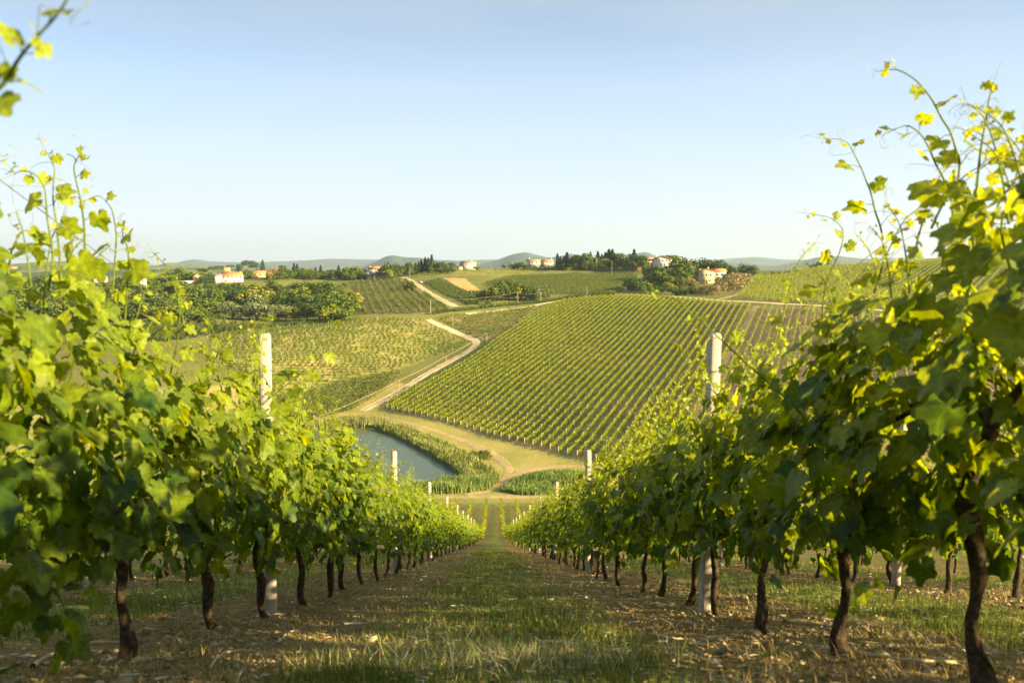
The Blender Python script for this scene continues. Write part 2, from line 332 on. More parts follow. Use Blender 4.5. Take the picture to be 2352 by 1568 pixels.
# ------------------------------------------------------------------ tracks and water
def ribbon(name, pts, wid, m, dmin=150, lift=.10, world=False, edge=.35, seed=0):
    P = np.array(pts, float) if world else np.array([at(px, py, dmin)[:2] for px, py in pts])
    L = np.concatenate([[0], np.cumsum(np.linalg.norm(np.diff(P, axis=0), axis=1))]); t = np.arange(0, L[-1], 1.2)
    x = np.interp(t, L, P[:, 0]); y = np.interp(t, L, P[:, 1]); k = 9
    x = np.convolve(np.pad(x, k, 'edge'), np.ones(2*k+1)/(2*k+1), 'valid'); y = np.convolve(np.pad(y, k, 'edge'), np.ones(2*k+1)/(2*k+1), 'valid')
    T = np.stack([np.gradient(x), np.gradient(y)], 1); T /= np.linalg.norm(T, axis=1)[:, None]; Nn = np.stack([-T[:, 1], T[:, 0]], 1)
    W = np.interp(t/L[-1], np.linspace(0, 1, len(wid)), wid) if hasattr(wid, '__len__') else np.full(len(t), wid)
    s = np.linspace(-1, 1, 7); rows = []
    jl = 1+edge*(fbm(t/4, t*0+seed, 50+seed)-.5)*2; jr = 1+edge*(fbm(t/4, t*0+seed+9, 60+seed)-.5)*2
    for q in s:
        ww = W/2*q*(jl if q < 0 else jr); X = x+Nn[:, 0]*ww; Y = y+Nn[:, 1]*ww
        rows.append(np.stack([X, Y, H(X, Y)+lift*(1 if abs(q) < .99 else .3)], 1))
    V = np.stack(rows, 1).reshape(-1, 3); n = len(t); a = np.arange(n-1)[:, None]*7+np.arange(6)[None]
    F = np.stack([a, a+1, a+8, a+7], -1).reshape(-1, 4)
    o = link(name, mesh(name, V, F, smooth=True), m); tag(o, kind='structure'); return o
ribbon('gravel_track', [(700,978),(760,970),(800,958),(850,934),(935,888),(1020,836),(1085,800),(1104,789),(1085,776),(1035,757),(1000,742),(975,731)], [3.4,3.8,4,4,4,4.5,5,4.2,4,4,4], M['gravel'], seed=1)
M['strip'] = mat('grass_strip', (.27, .25, .09), 1, .05, noise=[(.6, .7, 1.25, 5)])
ribbon('grass_strip', [(800,958),(850,934),(935,888),(1020,836),(1085,800)], .8, M['strip'], seed=11, lift=.15, edge=1.2)
ribbon('grass_strip', [(925,636),(945,645),(968,660),(1000,681),(1030,697)], .8, M['strip'], seed=12, lift=.15, edge=1.2)
ribbon('ridge_track', [(1060,722),(1214,704),(1290,688),(1370,681),(1450,677),(1550,681),(1650,690),(1750,694.5),(1870,701),(2000,710),(2100,719),(2230,735),(2352,750)], 4.4, M['gravel'], seed=2)
ribbon('farm_lane', [(1640,688),(1680,682),(1706,668),(1720,652),(1728,640)], [4,3.6,3.4,3.4,3], M['dirt'], seed=3)
ribbon('white_road', [(925,636),(945,645),(968,660),(1000,681),(1030,697),(1052,706)], [4.5,4.5,4.5,5,5,5], M['gravel'], seed=4)
ribbon('field_lane', [(1740,701),(1722,730),(1693,782),(1650,850),(1600,950)], 3.2, M['dirt'], seed=5)
ribbon('valley_path', [(1040,1138),(1090,1134),(1130,1126),(1162,1103),(1178,1085),(1168,1068),(1150,1055),(1130,1040),(1075,1015),(1020,995),(960,978),(900,962),(860,955)], [3,3.5,3,2.4,3.4,4,3.5,3,2.4,2.2,2.2,2.2,2], M['dirt'], seed=6, lift=.08)
ribbon('valley_path', [(1165,1102),(1185,1085),(1230,1072),(1290,1065),(1400,1075),(1500,1085)], [3,4,4,4,4,4], M['dirt'], seed=7, lift=.12)
ribbon('valley_path', [(900,1142),(1000,1142),(1080,1140),(1150,1141),(1230,1140),(1330,1143)], 3.4, M['dirt'], seed=8, lift=.10)
# pond: a bowl is pressed into the sheet and the water laid level in it
PZ = -56.9
pond_px = [(640,1010),(700,985),(800,981),(850,985),(900,997),(950,1024),(1000,1051),(1040,1078),(1060,1096),(1052,1105),(1000,1106),(950,1107),(880,1115),(780,1118),(680,1100),(620,1060)]
pond = np.array([at_level(px, py, PZ)[:2] for px, py in pond_px])
def chaikin(P, n=3):
    for _ in range(n):
        Q = np.roll(P, -1, 0); P = np.stack([P*.75+Q*.25, P*.25+Q*.75], 1).reshape(-1, P.shape[1])
    return P
pond = chaikin(pond)
def pdist(x, y, P):
    d = np.full(np.shape(x), 1e9)
    for i in range(len(P)):
        a = P[i]; b = P[(i+1) % len(P)]; ab = b-a; t = np.clip(((x-a[0])*ab[0]+(y-a[1])*ab[1])/(ab@ab+1e-9), 0, 1)
        d = np.minimum(d, np.hypot(x-a[0]-t*ab[0], y-a[1]-t*ab[1]))
    return d
sel = (YG > 180) & (YG < 300) & (np.abs(XG) < 110); X_, Y_ = XG[sel], YG[sel]; ins = inside(X_, Y_, pond); dd = pdist(X_, Y_, pond)
sd = np.where(ins, -dd, dd)
Zs = ZG[sel]; target = PZ+np.clip(sd*.3, -1.6, 0.5); tt = np.clip((sd-1.5)/5, 0, 1); ZG[sel] = np.where(sd < 1.5, target, np.maximum(Zs, PZ+.25)*tt+target*(1-tt))
co = np.empty(len(g.data.vertices)*3, np.float32); g.data.vertices.foreach_get('co', co); co = co.reshape(-1, 3); co[:NR*NA, 2] = ZG.ravel(); g.data.vertices.foreach_set('co', co.ravel()); g.data.update()
pv = np.column_stack([pond, np.full(len(pond), PZ)]); c0 = pond.mean(0)
big = c0+(pond-c0)*1.04; pv = np.column_stack([big, np.full(len(big), PZ)])
wv = np.vstack([pv, [c0[0], c0[1], PZ]]); nn = len(pv)
link('water', mesh('water', wv, np.array([(i, (i+1) % nn, nn) for i in range(nn)])), M['water'])['kind'] = 'structure'
# ------------------------------------------------------------------ foliage primitives
def leaf_proto(res):
    kd = np.array([0, 12, 30, 45, 58, 72, 88, 102, 118, 135, 155, 172, 180.]); kr = np.array([1.0, .86, .63, .76, .86, .72, .57, .62, .66, .60, .52, .36, .06])
    if res == 'hi':
        a = np.arange(-180, 180, 10.); r = np.interp(np.abs(a), kd, kr); r[1::2] *= 1.06; r[::2] *= .93; r[18] = 1.02
        th = np.radians(a); out = np.stack([np.sin(th)*r, np.cos(th)*r], 1); mid = out*.52; n = len(a)
        V2 = np.vstack([[[0, 0]], mid, out]); rad = np.concatenate([[0], r*.52, r])
        F = [np.array([(0, 1+j, 1+(j+1) % n) for j in range(n)]), np.array([(1+j, 1+n+j, 1+n+(j+1) % n, 1+(j+1) % n) for j in range(n)])]
        vein = np.zeros(len(V2)); va = np.array([0, 58, -58, 118, -118])
        for j, q in enumerate(a):
            if np.min(np.abs(q-va)) <= 6: vein[1+j] = 1; vein[1+n+j] = .5
        vein[0] = 1
        th2 = np.concatenate([[0], th, th])
    elif res == 'mid':
        a = np.array([-178, -150, -118, -88, -58, -30, 0, 30, 58, 88, 118, 150, 178.]); r = np.interp(np.abs(a), kd, kr); th = np.radians(a)
        V2 = np.vstack([[[0, 0]], np.stack([np.sin(th)*r, np.cos(th)*r], 1)]); n = len(a); rad = np.concatenate([[0], r]); th2 = np.concatenate([[0], th])
        F = [np.array([(0, 1+j, 2+j) for j in range(n-1)])]; vein = np.zeros(len(V2))
    else:
        V2 = np.array([(0, -.45), (.68, .05), (0, .95), (-.68, .1)]); F = [np.array([(0, 1, 2, 3)])]; rad = np.array([.4, .7, .95, .7]); th2 = np.zeros(4); vein = np.zeros(4)
    z = -.28*rad**2 + .22*np.abs(V2[:, 0]) + (.06*np.sin(5*th2+1)*rad if len(V2) > 5 else 0)
    return np.column_stack([V2[:, 0], V2[:, 1], z]), F, vein
PROTO = {k: leaf_proto(k) for k in ('hi', 'mid', 'lo')}
def leaves(res, P, Nrm, Tip, size, tint, rs, veinlight=.25):
    """leaf meshes at P with face normal Nrm and tip direction Tip; tint: colours (n,3)"""
    V0, Fs, vein = PROTO[res]; P = np.asarray(P); n = len(P)
    Nn = Nrm/np.linalg.norm(Nrm, axis=1)[:, None]; T = Tip-(Tip*Nn).sum(1)[:, None]*Nn; T /= np.linalg.norm(T, axis=1)[:, None]+1e-9; B = np.cross(T, Nn)
    warp = rs.uniform(.5, 1.9, n)[:, None]; curl = rs.uniform(-.35, .35, n)[:, None]
    zz = V0[None, :, 2]*warp + curl*V0[None, :, 0]*V0[None, :, 1]
    V = P[:, None, :] + size[:, None, None]*(V0[None, :, 0, None]*B[:, None]+V0[None, :, 1, None]*T[:, None]+zz[..., None]*Nn[:, None])
    m = V0.shape[0]; F = [(f[None]+(np.arange(n)*m)[:, None, None]).reshape(-1, f.shape[1]) for f in Fs]
    Cc = tint[:, None, :]*(1+veinlight*vein[None, :, None]); return V.reshape(-1, 3), F, Cc.reshape(-1, 3)
def merge(parts):
    Vs, Fs, Cs, n = [], {}, [], 0
    for V, F, Cc in parts:
        for f in (F if isinstance(F, list) else [F]):
            if len(f): Fs.setdefault(f.shape[1], []).append(f+n)
        Vs.append(V); Cs.append(Cc); n += len(V)
    return np.concatenate(Vs), [np.concatenate(f) for f in Fs.values()], np.concatenate(Cs)
DARK, LIGHT, YOUNG = np.array([.036, .080, .006]), np.array([.185, .235, .010]), np.array([.27, .32, .022])  # leaf ages, with canopy shade and sunlight deepened into the dark and light tones
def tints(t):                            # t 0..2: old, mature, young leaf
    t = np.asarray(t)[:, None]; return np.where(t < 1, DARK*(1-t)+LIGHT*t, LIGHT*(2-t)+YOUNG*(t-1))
def mb_part(mb): return np.concatenate(mb.V), [np.concatenate(v) for v in mb.F.values() if sum(len(q) for q in v)], np.concatenate(mb.C)
def spline(P, n):
    P = np.asarray(P, float); Q = np.vstack([2*P[0]-P[1], P, 2*P[-1]-P[-2]]); out = []; m = len(P)-1
    for t in np.linspace(0, m-1e-6, n):
        i = int(t); f = t-i; a, b, c, d = Q[i:i+4]
        out.append(.5*((2*b)+(-a+c)*f+(2*a-5*b+4*c-d)*f*f+(-a+3*b-3*c+d)*f**3))
    return np.array(out)
def tendril(mb, p, dirn, L, rs, r=.0011):
    d = np.array(dirn, float); d /= np.linalg.norm(d); q = [np.array(p)]; ax = rs.normal(size=3); ax /= np.linalg.norm(ax); bend = rs.uniform(.02, .12)
    for k in range(14):
        bend *= 1.22; d = d+np.cross(ax, d)*bend; d /= np.linalg.norm(d); q.append(q[-1]+d*L/14)
    mb.tube(q, np.linspace(r, r*.5, len(q)), 3, (.28, .33, .06), cap=False)
SCL = 1.0
def shoot_geo(P, r0, rs, res='hi', step=.085, s0=.075, view=None, tendrils=True, jit=1.0):
    """a green shoot along P (base first) with alternate leaves shrinking to the tip"""
    s0 *= SCL; r0 *= 1.15; P = spline(P, max(10, len(P)*5)); L = np.concatenate([[0], np.cumsum(np.linalg.norm(np.diff(P, axis=0), axis=1))]); mb = MB()
    mb.tube(P, np.linspace(r0, r0*.35, len(P)), 5, (.16, .22, .035), cap=True)
    pts, nr_, tp, sz, tn = [], [], [], [], []; s = step*.5; side = 1; tot = L[-1]
    while s < tot:
        f = s/tot; p = np.array([np.interp(s, L, P[:, k]) for k in range(3)]); q = np.array([np.interp(min(s+.02, tot), L, P[:, k]) for k in range(3)])-p; q /= np.linalg.norm(q)+1e-9
        v = np.array(view if view is not None else (0, -1, 0), float); sd = np.cross(q, v); sd /= np.linalg.norm(sd)+1e-9; sd = sd*side+rs.normal(size=3)*.35*jit; sd /= np.linalg.norm(sd)
        size = s0*(1-.78*f**1.1)*rs.uniform(.75, 1.2); pl = size*.9; b = p+sd*pl+q*pl*.4
        mb.tube([p, p+sd*pl*.5+q*pl*.35, b], [r0*.4, r0*.3, r0*.25], 3, (.22, .26, .05), cap=False)
        pts.append(b); nr_.append(v*.7+np.array([0, 0, .5])+rs.normal(size=3)*.55); tp.append(sd+np.array([0, 0, -.6])+rs.normal(size=3)*.3); sz.append(size); tn.append(min(2, .7+1.3*f+rs.uniform(-.15, .25)))
        if tendrils and rs.random() < .45 and f > .25: tendril(mb, p, -sd+q*.5, rs.uniform(.08, .2), rs)
        s += step*(1-.5*f)*rs.uniform(.8, 1.2); side = -side
    for k in range(3 if tendrils else 1):
        pts.append(P[-1]+rs.normal(size=3)*.012); nr_.append(rs.normal(size=3)); tp.append(rs.normal(size=3)+[0, 0, .5]); sz.append(s0*.2); tn.append(2)
    if tendrils: tendril(mb, P[-1], P[-1]-P[-4], .12, rs); tendril(mb, P[-2], P[-1]-P[-4]+rs.normal(size=3)*.01, .1, rs)
    lv = leaves(res, np.array(pts), np.array(nr_), np.array(tp), np.array(sz), tints(np.array(tn)), rs)
    return merge([mb_part(mb), lv])
SL = .365
def vine_foliage(res, nleaf, rs, h0=.58, h1=1.6, half=.6, wid=.36, slope=SL, s=(.07, .105), tmul=1.0):
    s = (s[0]*.72, s[1]*1.1); y = rs.uniform(-half, half, nleaf); f = rs.uniform(0, 1, nleaf)**.9; sd = rs.choice([-1., 1.], nleaf)
    # ragged lower and upper edges
    lo = h0+.17*np.sin(y*8+rs.uniform(0, 6))+rs.uniform(-.10, .14, nleaf)-.25*(rs.uniform(0, 1, nleaf) < .04); hi = h1+.13*np.sin(y*6+rs.uniform(0, 6))+.10*np.sin(y*17+rs.uniform(0, 6)); z = lo+(hi-lo)*f
    wdt = wid*(.75+.45*np.sin(np.pi*np.clip(f*.9+.12, 0, 1)))+.05*np.sin(y*9+z*6)
    x = sd*wdt*np.sqrt(rs.uniform(.12, 1, nleaf))*(1+(rs.uniform(0, 1, nleaf) < .12)*rs.uniform(.1, .5, nleaf)+.18*np.sin(y*11+z*9+rs.uniform(0, 6))); P = np.stack([x, y, z-slope*y], 1)
    Nr = np.stack([sd*.85, rs.normal(0, .25, nleaf), .35+.6*f], 1)+rs.normal(0, .38, (nleaf, 3))
    T = np.stack([sd*.35, rs.normal(0, .5, nleaf), -1+0*y], 1)+rs.normal(0, .25, (nleaf, 3))
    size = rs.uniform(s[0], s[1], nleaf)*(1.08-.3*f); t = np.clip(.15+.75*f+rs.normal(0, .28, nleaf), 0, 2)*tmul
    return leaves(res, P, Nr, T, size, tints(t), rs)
def vine_trunk(rs, h=.95, r=.026, k=9, lean=.13, n=14):
    mb = MB(); z = np.linspace(-.08, h, n); ph = rs.uniform(0, 6, 2)
    x = lean*.35*np.sin(z*5+ph[0])*np.clip(z+.2, 0, 1)+lean*rs.uniform(-.6, .6)*(z/h); y = lean*.6*np.sin(z*4.1+ph[1])
    x -= np.interp(0, z, x); y -= np.interp(0, z, y); x -= (x[-1]-rs.uniform(-.05, .05))*z/h; y -= (y[-1]-rs.uniform(-.06, .06))*z/h; x += .018*np.sin(z*14+ph[0]); y += .02*np.sin(z*12+ph[1])*np.clip(z*4, 0, 1)
    rad = r*(1+.25*np.sin(z*13+ph[1])+.35*np.exp(-(z/.08)**2)); mb.tube(np.stack([x, y, z], 1), rad, k, wob=.24)
    top = np.array([x[-1], y[-1], z[-1]])
    for sgn in (-1, 1): mb.tube([top-[0, 0, .05], top+[0, sgn*.16, .07-SL*sgn*.16], top+[0, sgn*.5, .10-SL*sgn*.5]], [r*.7, r*.5, r*.35], 6, wob=.15)
    return mb
def small_shoots(res, ns, rs, h1=1.6, half=.6):
    out = []
    for k in range(ns):
        y = rs.uniform(-half, half); x = rs.uniform(-.28, .28); L = rs.uniform(.18, .5); dx, dy = rs.normal(0, .3, 2)
        b = np.array([x, y, h1-.12-SL*y]); P = [b, b+np.array([dx*.3, dy*.3, .4])*L, b+np.array([dx*.8, dy*.8, .8])*L, b+np.array([dx*1.5, dy*1.4, 1.0])*L]
        out.append(shoot_geo(P, .0035, rs, res, step=.06, s0=.045, tendrils=(res != 'lo'), view=(rs.choice([-1., 1.]), -.6, .1)))
    return out
# ------------------------------------------------------------------ near vineyard
HI, MID, LOW = [], [], []
for k in range(5):
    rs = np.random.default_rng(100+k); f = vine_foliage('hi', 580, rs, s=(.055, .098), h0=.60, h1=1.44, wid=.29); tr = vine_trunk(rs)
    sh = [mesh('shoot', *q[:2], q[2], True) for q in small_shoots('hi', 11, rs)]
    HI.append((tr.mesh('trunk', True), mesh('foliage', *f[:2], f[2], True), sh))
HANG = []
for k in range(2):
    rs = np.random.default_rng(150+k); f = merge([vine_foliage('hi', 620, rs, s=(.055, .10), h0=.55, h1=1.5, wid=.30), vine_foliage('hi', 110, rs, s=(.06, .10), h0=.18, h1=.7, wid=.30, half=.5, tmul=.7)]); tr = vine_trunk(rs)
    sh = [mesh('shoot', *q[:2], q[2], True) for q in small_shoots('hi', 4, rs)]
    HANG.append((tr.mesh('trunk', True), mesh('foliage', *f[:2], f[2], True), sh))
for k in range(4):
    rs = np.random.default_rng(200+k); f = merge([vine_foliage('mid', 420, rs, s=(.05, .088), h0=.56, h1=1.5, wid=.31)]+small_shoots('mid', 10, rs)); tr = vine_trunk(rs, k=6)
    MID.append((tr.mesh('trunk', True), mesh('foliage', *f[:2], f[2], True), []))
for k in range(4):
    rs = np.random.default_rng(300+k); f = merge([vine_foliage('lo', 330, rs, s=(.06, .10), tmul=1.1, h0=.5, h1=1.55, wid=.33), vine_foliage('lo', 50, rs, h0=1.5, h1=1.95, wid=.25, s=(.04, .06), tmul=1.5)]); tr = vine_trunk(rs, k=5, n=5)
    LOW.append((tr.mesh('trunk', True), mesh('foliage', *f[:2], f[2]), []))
ORD = ['zeroth', 'first', 'second', 'third', 'fourth', 'fifth', 'sixth', 'seventh', 'eighth', 'ninth', 'tenth', 'eleventh', 'twelfth', 'thirteenth', 'fourteenth', 'fifteenth', 'sixteenth']
VINES = {}
def rowx(x0, y): return x0+ROWU*y
def put_vine(x0, y, variants, label, group, rs, sc=1.0):
    x = rowx(x0, y)+rs.uniform(-.05, .05); tm, fm, sh = variants[int(rs.integers(len(variants)))]
    root = empty('grapevine', (x, y, float(H(x, y))-.02)); tag(root, label, 'grapevine', group)
    sx = float(rs.choice([-1, 1])); sc = sc*rs.uniform(.95, 1.06); root.scale = (sx*sc, sc, sc)
    link('trunk', tm, M['bark'], root); link('foliage', fm, M['leaf'], root)
    for s_ in sh: link('shoot', s_, M['leaf'], root)
    return root
def zone_name(y):
    k = int((y-5.65)//7.15)+1; return k
ROWS = [(-1.68, 'left', [2.3,3.45,4.5,5.5,6.55,7.5], 1.05), (1.61, 'right', [2.5,3.35,4.45,5.4,6.3,7.35], 1.05)]
rsv = np.random.default_rng(11)
for x0, side, first, sp in ROWS:
    ys = [1.3]+first+list(np.arange(first[-1]+sp, 68, sp))
    if side == 'right': ys = [1.3]+ys[1:]
    for i, y in enumerate(ys):
        if 2 < y < 3.2 and side == 'left': var = HANG
        elif y < 9.5: var = HI
        elif y < 27: var = MID
        else: var = LOW
        k = zone_name(y)
        if i == 0: lab = f'grapevine nearest the camera in the {side} row, cut by the photo edge'
        elif i < 15: lab = f'leafy grapevine with a dark gnarled trunk, {ORD[i+1]} from the camera in the {side} row'
        elif k < 6: lab = f'leafy grapevine between the {ORD[k]} and {ORD[k+1]} concrete posts of the {side} row'
        else: lab = f'small distant grapevine far down the {side} row beyond its sixth post'
        v = put_vine(x0, y, var, lab, f'grapevines of the {side} row beside the grass path', rsv, .93 if y > 30 else ((.94 if y < 3 else .96) if side == 'left' else (.94 if y < 2 else 1.0)) if y < 4 else 1.0)
        VINES[(side, i)] = v
for x0, side, y1 in ((-4.98, 'left', 30), (4.91, 'right', 30), (-8.28, 'left', 16), (8.21, 'right', 20)):
    far_ = abs(x0) > 6; y0 = 6 if not far_ else 8
    for y in np.arange(y0, y1, 1.1):
        lab = f'shaded grapevine glimpsed behind the {side} row, in the {"third" if far_ else "next"} row outward'
        put_vine(x0, float(y)+rsv.uniform(-.1, .1), LOW if (far_ or y > 16) else MID, lab, f'grapevines of the {"third" if far_ else "second"} row on the {side}', rsv)
for x0, ya in ((1.61, (.25, -.8, -1.9, -3.0)), (4.91, (4.9, 3.8, 2.7, 1.6, .5, -.6, -1.7, -2.8, -3.9)), (-1.68, (.2,)), (-4.98, (4.9, 3.8))):  # rows continued out of view; the right-hand vines are added for their shade
    for y in ya: put_vine(x0, y, LOW if x0 != 1.61 else MID, 'unseen grapevine added for shade beside and behind the camera on the right, outside the photo' if x0 > 0 else 'grapevine beside the camera on the left, outside the photo', 'grapevines beyond the edge of the photo', rsv)
# the far ends of the rows read as strips of foliage: too many vines to count
rs = np.random.default_rng(5); parts = []
for x0 in [-11.58, -8.28, -4.98, -1.68, 1.61, 4.91, 8.21, 11.5]:
    y0 = 69 if abs(x0) < 3 else (30 if abs(x0) < 6 else 60)
    n_ = int((172-y0)*26); y = rs.uniform(y0, 171, n_); f = rs.uniform(0, 1, n_); wd = np.interp(y, [0, 70, 110, 171], [.36, .36, .28, .25]); x = rowx(x0, y)+rs.normal(0, 1, n_)*wd*.6
    z = H(x, y)+.45+f*1.3; sz = rs.uniform(.12, .2, n_); Nr = rs.normal(size=(n_, 3)); T = rs.normal(size=(n_, 3)); parts.append(leaves('lo', np.stack([x, y, z], 1), Nr, T, sz, tints(np.clip(.8+.7*f+rs.normal(0, .3, n_), 0, 2)), rs))
f = merge(parts); tag(link('vines', mesh('vines', *f[:2], f[2]), M['leaf_far']), 'narrow yellow-green strips of vines at the foot of the near slope', 'vines', kind='stuff')
# concrete posts of the near rows
def post_mesh(h=2.13, a=.042):
    mb = MB(); zs = [-.15, .5, 1.2, h-.02, h]; c = .75
    ring = [(-1, -c), (-c, -1), (c, -1), (1, -c), (1, c), (c, 1), (-c, 1), (-1, c)]
    V = []
    for i, z in enumerate(zs):
        s = a*(1 if i < 4 else .8); V += [(px*s+.003*math.sin(z*9), py*s, z) for px, py in ring]
    n = 8; F = [(i*n+j, i*n+(j+1) % n, (i+1)*n+(j+1) % n, (i+1)*n+j) for i in range(4) for j in range(n)]
    mb.add(V, F); mb.F.setdefault(8, []).append(np.array([[4*n+j for j in range(n)]])); return mb.mesh('concrete_post')
pm = post_mesh(); pm.materials.append(M['concrete'])
def tie_mesh(z):
    mb = MB(); t = np.linspace(0, 4*math.pi, 22); r = .062+.006*np.sin(t*3); mb.tube(np.stack([r*np.cos(t)*1.12, r*np.sin(t)*1.12, z+.012*np.sin(t*2.3)], 1), .0022, 4, (.2, .15, .1)); return mb.mesh('wire_tie')
ties = [tie_mesh(1.86), tie_mesh(1.35)]
[t_.materials.append(M['wire']) for t_ in ties]
for x0, side in ((-1.68, 'left'), (1.61, 'right'), (-4.98, 'left outer'), (4.91, 'right outer')):
    for k in range(9 if 'outer' not in side else 4):
        y = 5.68+7.15*k + (.05 if 'right' in side else 0)
        if 'outer' in side: y += 3.5
        x = rowx(x0, y); r = empty('concrete_post', (x, y, float(H(x, y)))); r.rotation_euler = (R_.uniform(-.01, .01), R_.uniform(-.015, .015), R_.uniform(-.15, .15)+.3)
        rown = f'{side} row' if 'outer' not in side else f'row behind the {side.split()[0]} row'
        lab = f'pale square concrete trellis post, {ORD[k+1]} from the camera in the {rown}'
        tag(r, lab, 'post', 'concrete posts of the near trellis rows'); link('shaft', pm, None, r)
        for t_ in ties[:2 if k < 2 else 1]: link('wire_tie', t_, None, r)
# trellis wires
for x0, side in ((-1.68, 'left'), (1.61, 'right')):
    for hh, nm in ((1.86, 'top'), (1.38, 'middle'), (.92, 'lower')):
        ys = np.concatenate([np.arange(.3, 12, .55), np.arange(12, 70, 3.5)]); P = np.stack([rowx(x0, ys)+.055*(1 if x0 > 0 else -1), ys, near_z(ys)+hh], 1); mb = MB(); mb.tube(P, .0018 if nm == 'top' else .0014, 4, cap=False)
        tag(mb.build('trellis_wire', M['wire']), f'thin steel {nm} trellis wire strung along the {side} vine row', 'wire', f'trellis wires of the {side} row')
# ------------------------------------------------------------------ tall shoots seen against the sky
def zpx(pts, ox, oy, s): return [(ox+x*s, oy+y*s) for x, y in pts]
def hero(pxs, d0, d1, vine, r0=.0045, s0=.075, step=.085, seed=0, base=None, view=(0.0, -.9, .25)):
    pxs = pxs[::-1]; n = len(pxs); P = [pt(px, py, d0+(d1-d0)*i/(n-1)) for i, (px, py) in enumerate(pxs)]     # base first
    if base is not None: P = [np.array(base)]+P
    rs = np.random.default_rng(900+seed); V, F, Cc = shoot_geo(P, r0, rs, 'hi', step, s0, view=view)
    root = VINES[vine]; l = np.array(root.location); sc = np.array(root.scale)
    o = link('shoot', mesh('shoot', (V-l)/sc, F, Cc, True), M['leaf'], root)
SCL = 1.5
Z6 = lambda p: zpx(p, 1895, 114.8, .2564)
Z7 = lambda p: zpx(p, 0, 315.8, .2197)
Z2 = lambda p: zpx(p, 1176, 0, .5002)
hero(Z6([(0,795),(130,800),(200,830),(245,900),(270,950),(330,1070),(370,1180),(410,1280),(450,1450),(490,1565),(520,1700)]), 3.35, 3.25, ('right', 2), .0038, .055, .12, 1)
hero(Z6([(560,740),(680,690),(760,685),(860,760),(930,880),(990,1020),(1050,1130),(1125,1320),(1150,1600)]), 2.85, 2.8, ('right', 2), .004, .06, .10, 2)
hero(Z6([(555,180),(650,180),(770,240),(860,320),(960,450),(1050,620),(1120,730),(1170,880),(1205,1000),(1195,1150),(1185,1310),(1180,1700),(1150,2000)]), 2.75, 2.75, ('right', 1), .0048, .068, .14, 3)
hero(Z6([(1500,330),(1465,460),(1440,640),(1405,830),(1380,1020),(1350,1330),(1330,1560),(1330,1900)]), 2.7, 2.68, ('right', 1), .0052, .066, .13, 4)
hero(Z6([(1783,1500),(1560,1560),(1440,1480),(1330,1330),(1230,1300)]), 2.65, 2.8, ('right', 1), .004, .05, .07, 5)
hero(Z2([(1390,985),(1460,1000),(1510,1040),(1520,1090),(1500,1170),(1450,1280),(1430,1380),(1420,1500)]), 3.75, 3.7, ('right', 3), .0036, .055, .10, 6)
hero([(1508,677),(1555,689),(1596,727),(1631,757),(1666,789),(1722,841),(1790,900),(1850,960)], 3.3, 3.5, ('right', 3), .0042, .05, .11, 7)
hero([(1560,800),(1590,850),(1640,900),(1690,960),(1700,1050)], 4.6, 4.9, ('right', 4), .0035, .05, .08, 8)
hero([(2352,330),(2330,420),(2300,520),(2320,620)], 2.4, 2.4, ('right', 1), .004, .06, .1, 18)
hero(Z7([(470,130),(520,210),(570,330),(560,450),(555,650),(575,800),(600,950),(610,1100),(625,1270),(640,1500)]), 2.95, 3.0, ('left', 1), .0042, .055, .13, 9)
hero(Z7([(830,180),(775,300),(790,430),(830,600),(860,760),(880,950),(885,1200),(870,1450),(840,1700),(780,2000)]), 3.1, 3.0, ('left', 2), .0052, .07, .12, 10)
hero(Z7([(150,380),(230,350),(330,370),(400,420),(460,520),(480,640),(490,800),(510,950),(545,1150),(545,1350),(500,1600)]), 2.85, 2.8, ('left', 1), .004, .065, .10, 11)
hero(Z7([(920,650),(1030,610),(1110,670),(1170,760),(1200,900),(1215,1050),(1200,1300),(1180,1600)]), 3.4, 3.35, ('left', 2), .0036, .06, .11, 12)
hero(Z7([(1270,900),(1290,1050),(1340,1200),(1330,1560),(1300,2000)]), 3.5, 3.4, ('left', 3), .004, .055, .09, 13)
hero([(165,-20),(130,35),(75,95),(40,140),(10,190),(-25,225),(-60,300)], 1.3, 1.25, ('left', 0), .0042, .034, .05, 14)
hero([(402,650),(412,700),(410,770),(395,840),(385,900)], 4.1, 4.0, ('left', 3), .0042, .06, .09, 15)
hero([(768,712),(755,770),(735,820),(700,850),(650,890),(600,930)], 4.9, 4.9, ('left', 5), .0036, .06, .09, 16)
hero([(478,735),(484,790),(500,850),(510,900)], 4.5, 4.5, ('left', 4), .0035, .05, .08, 17)
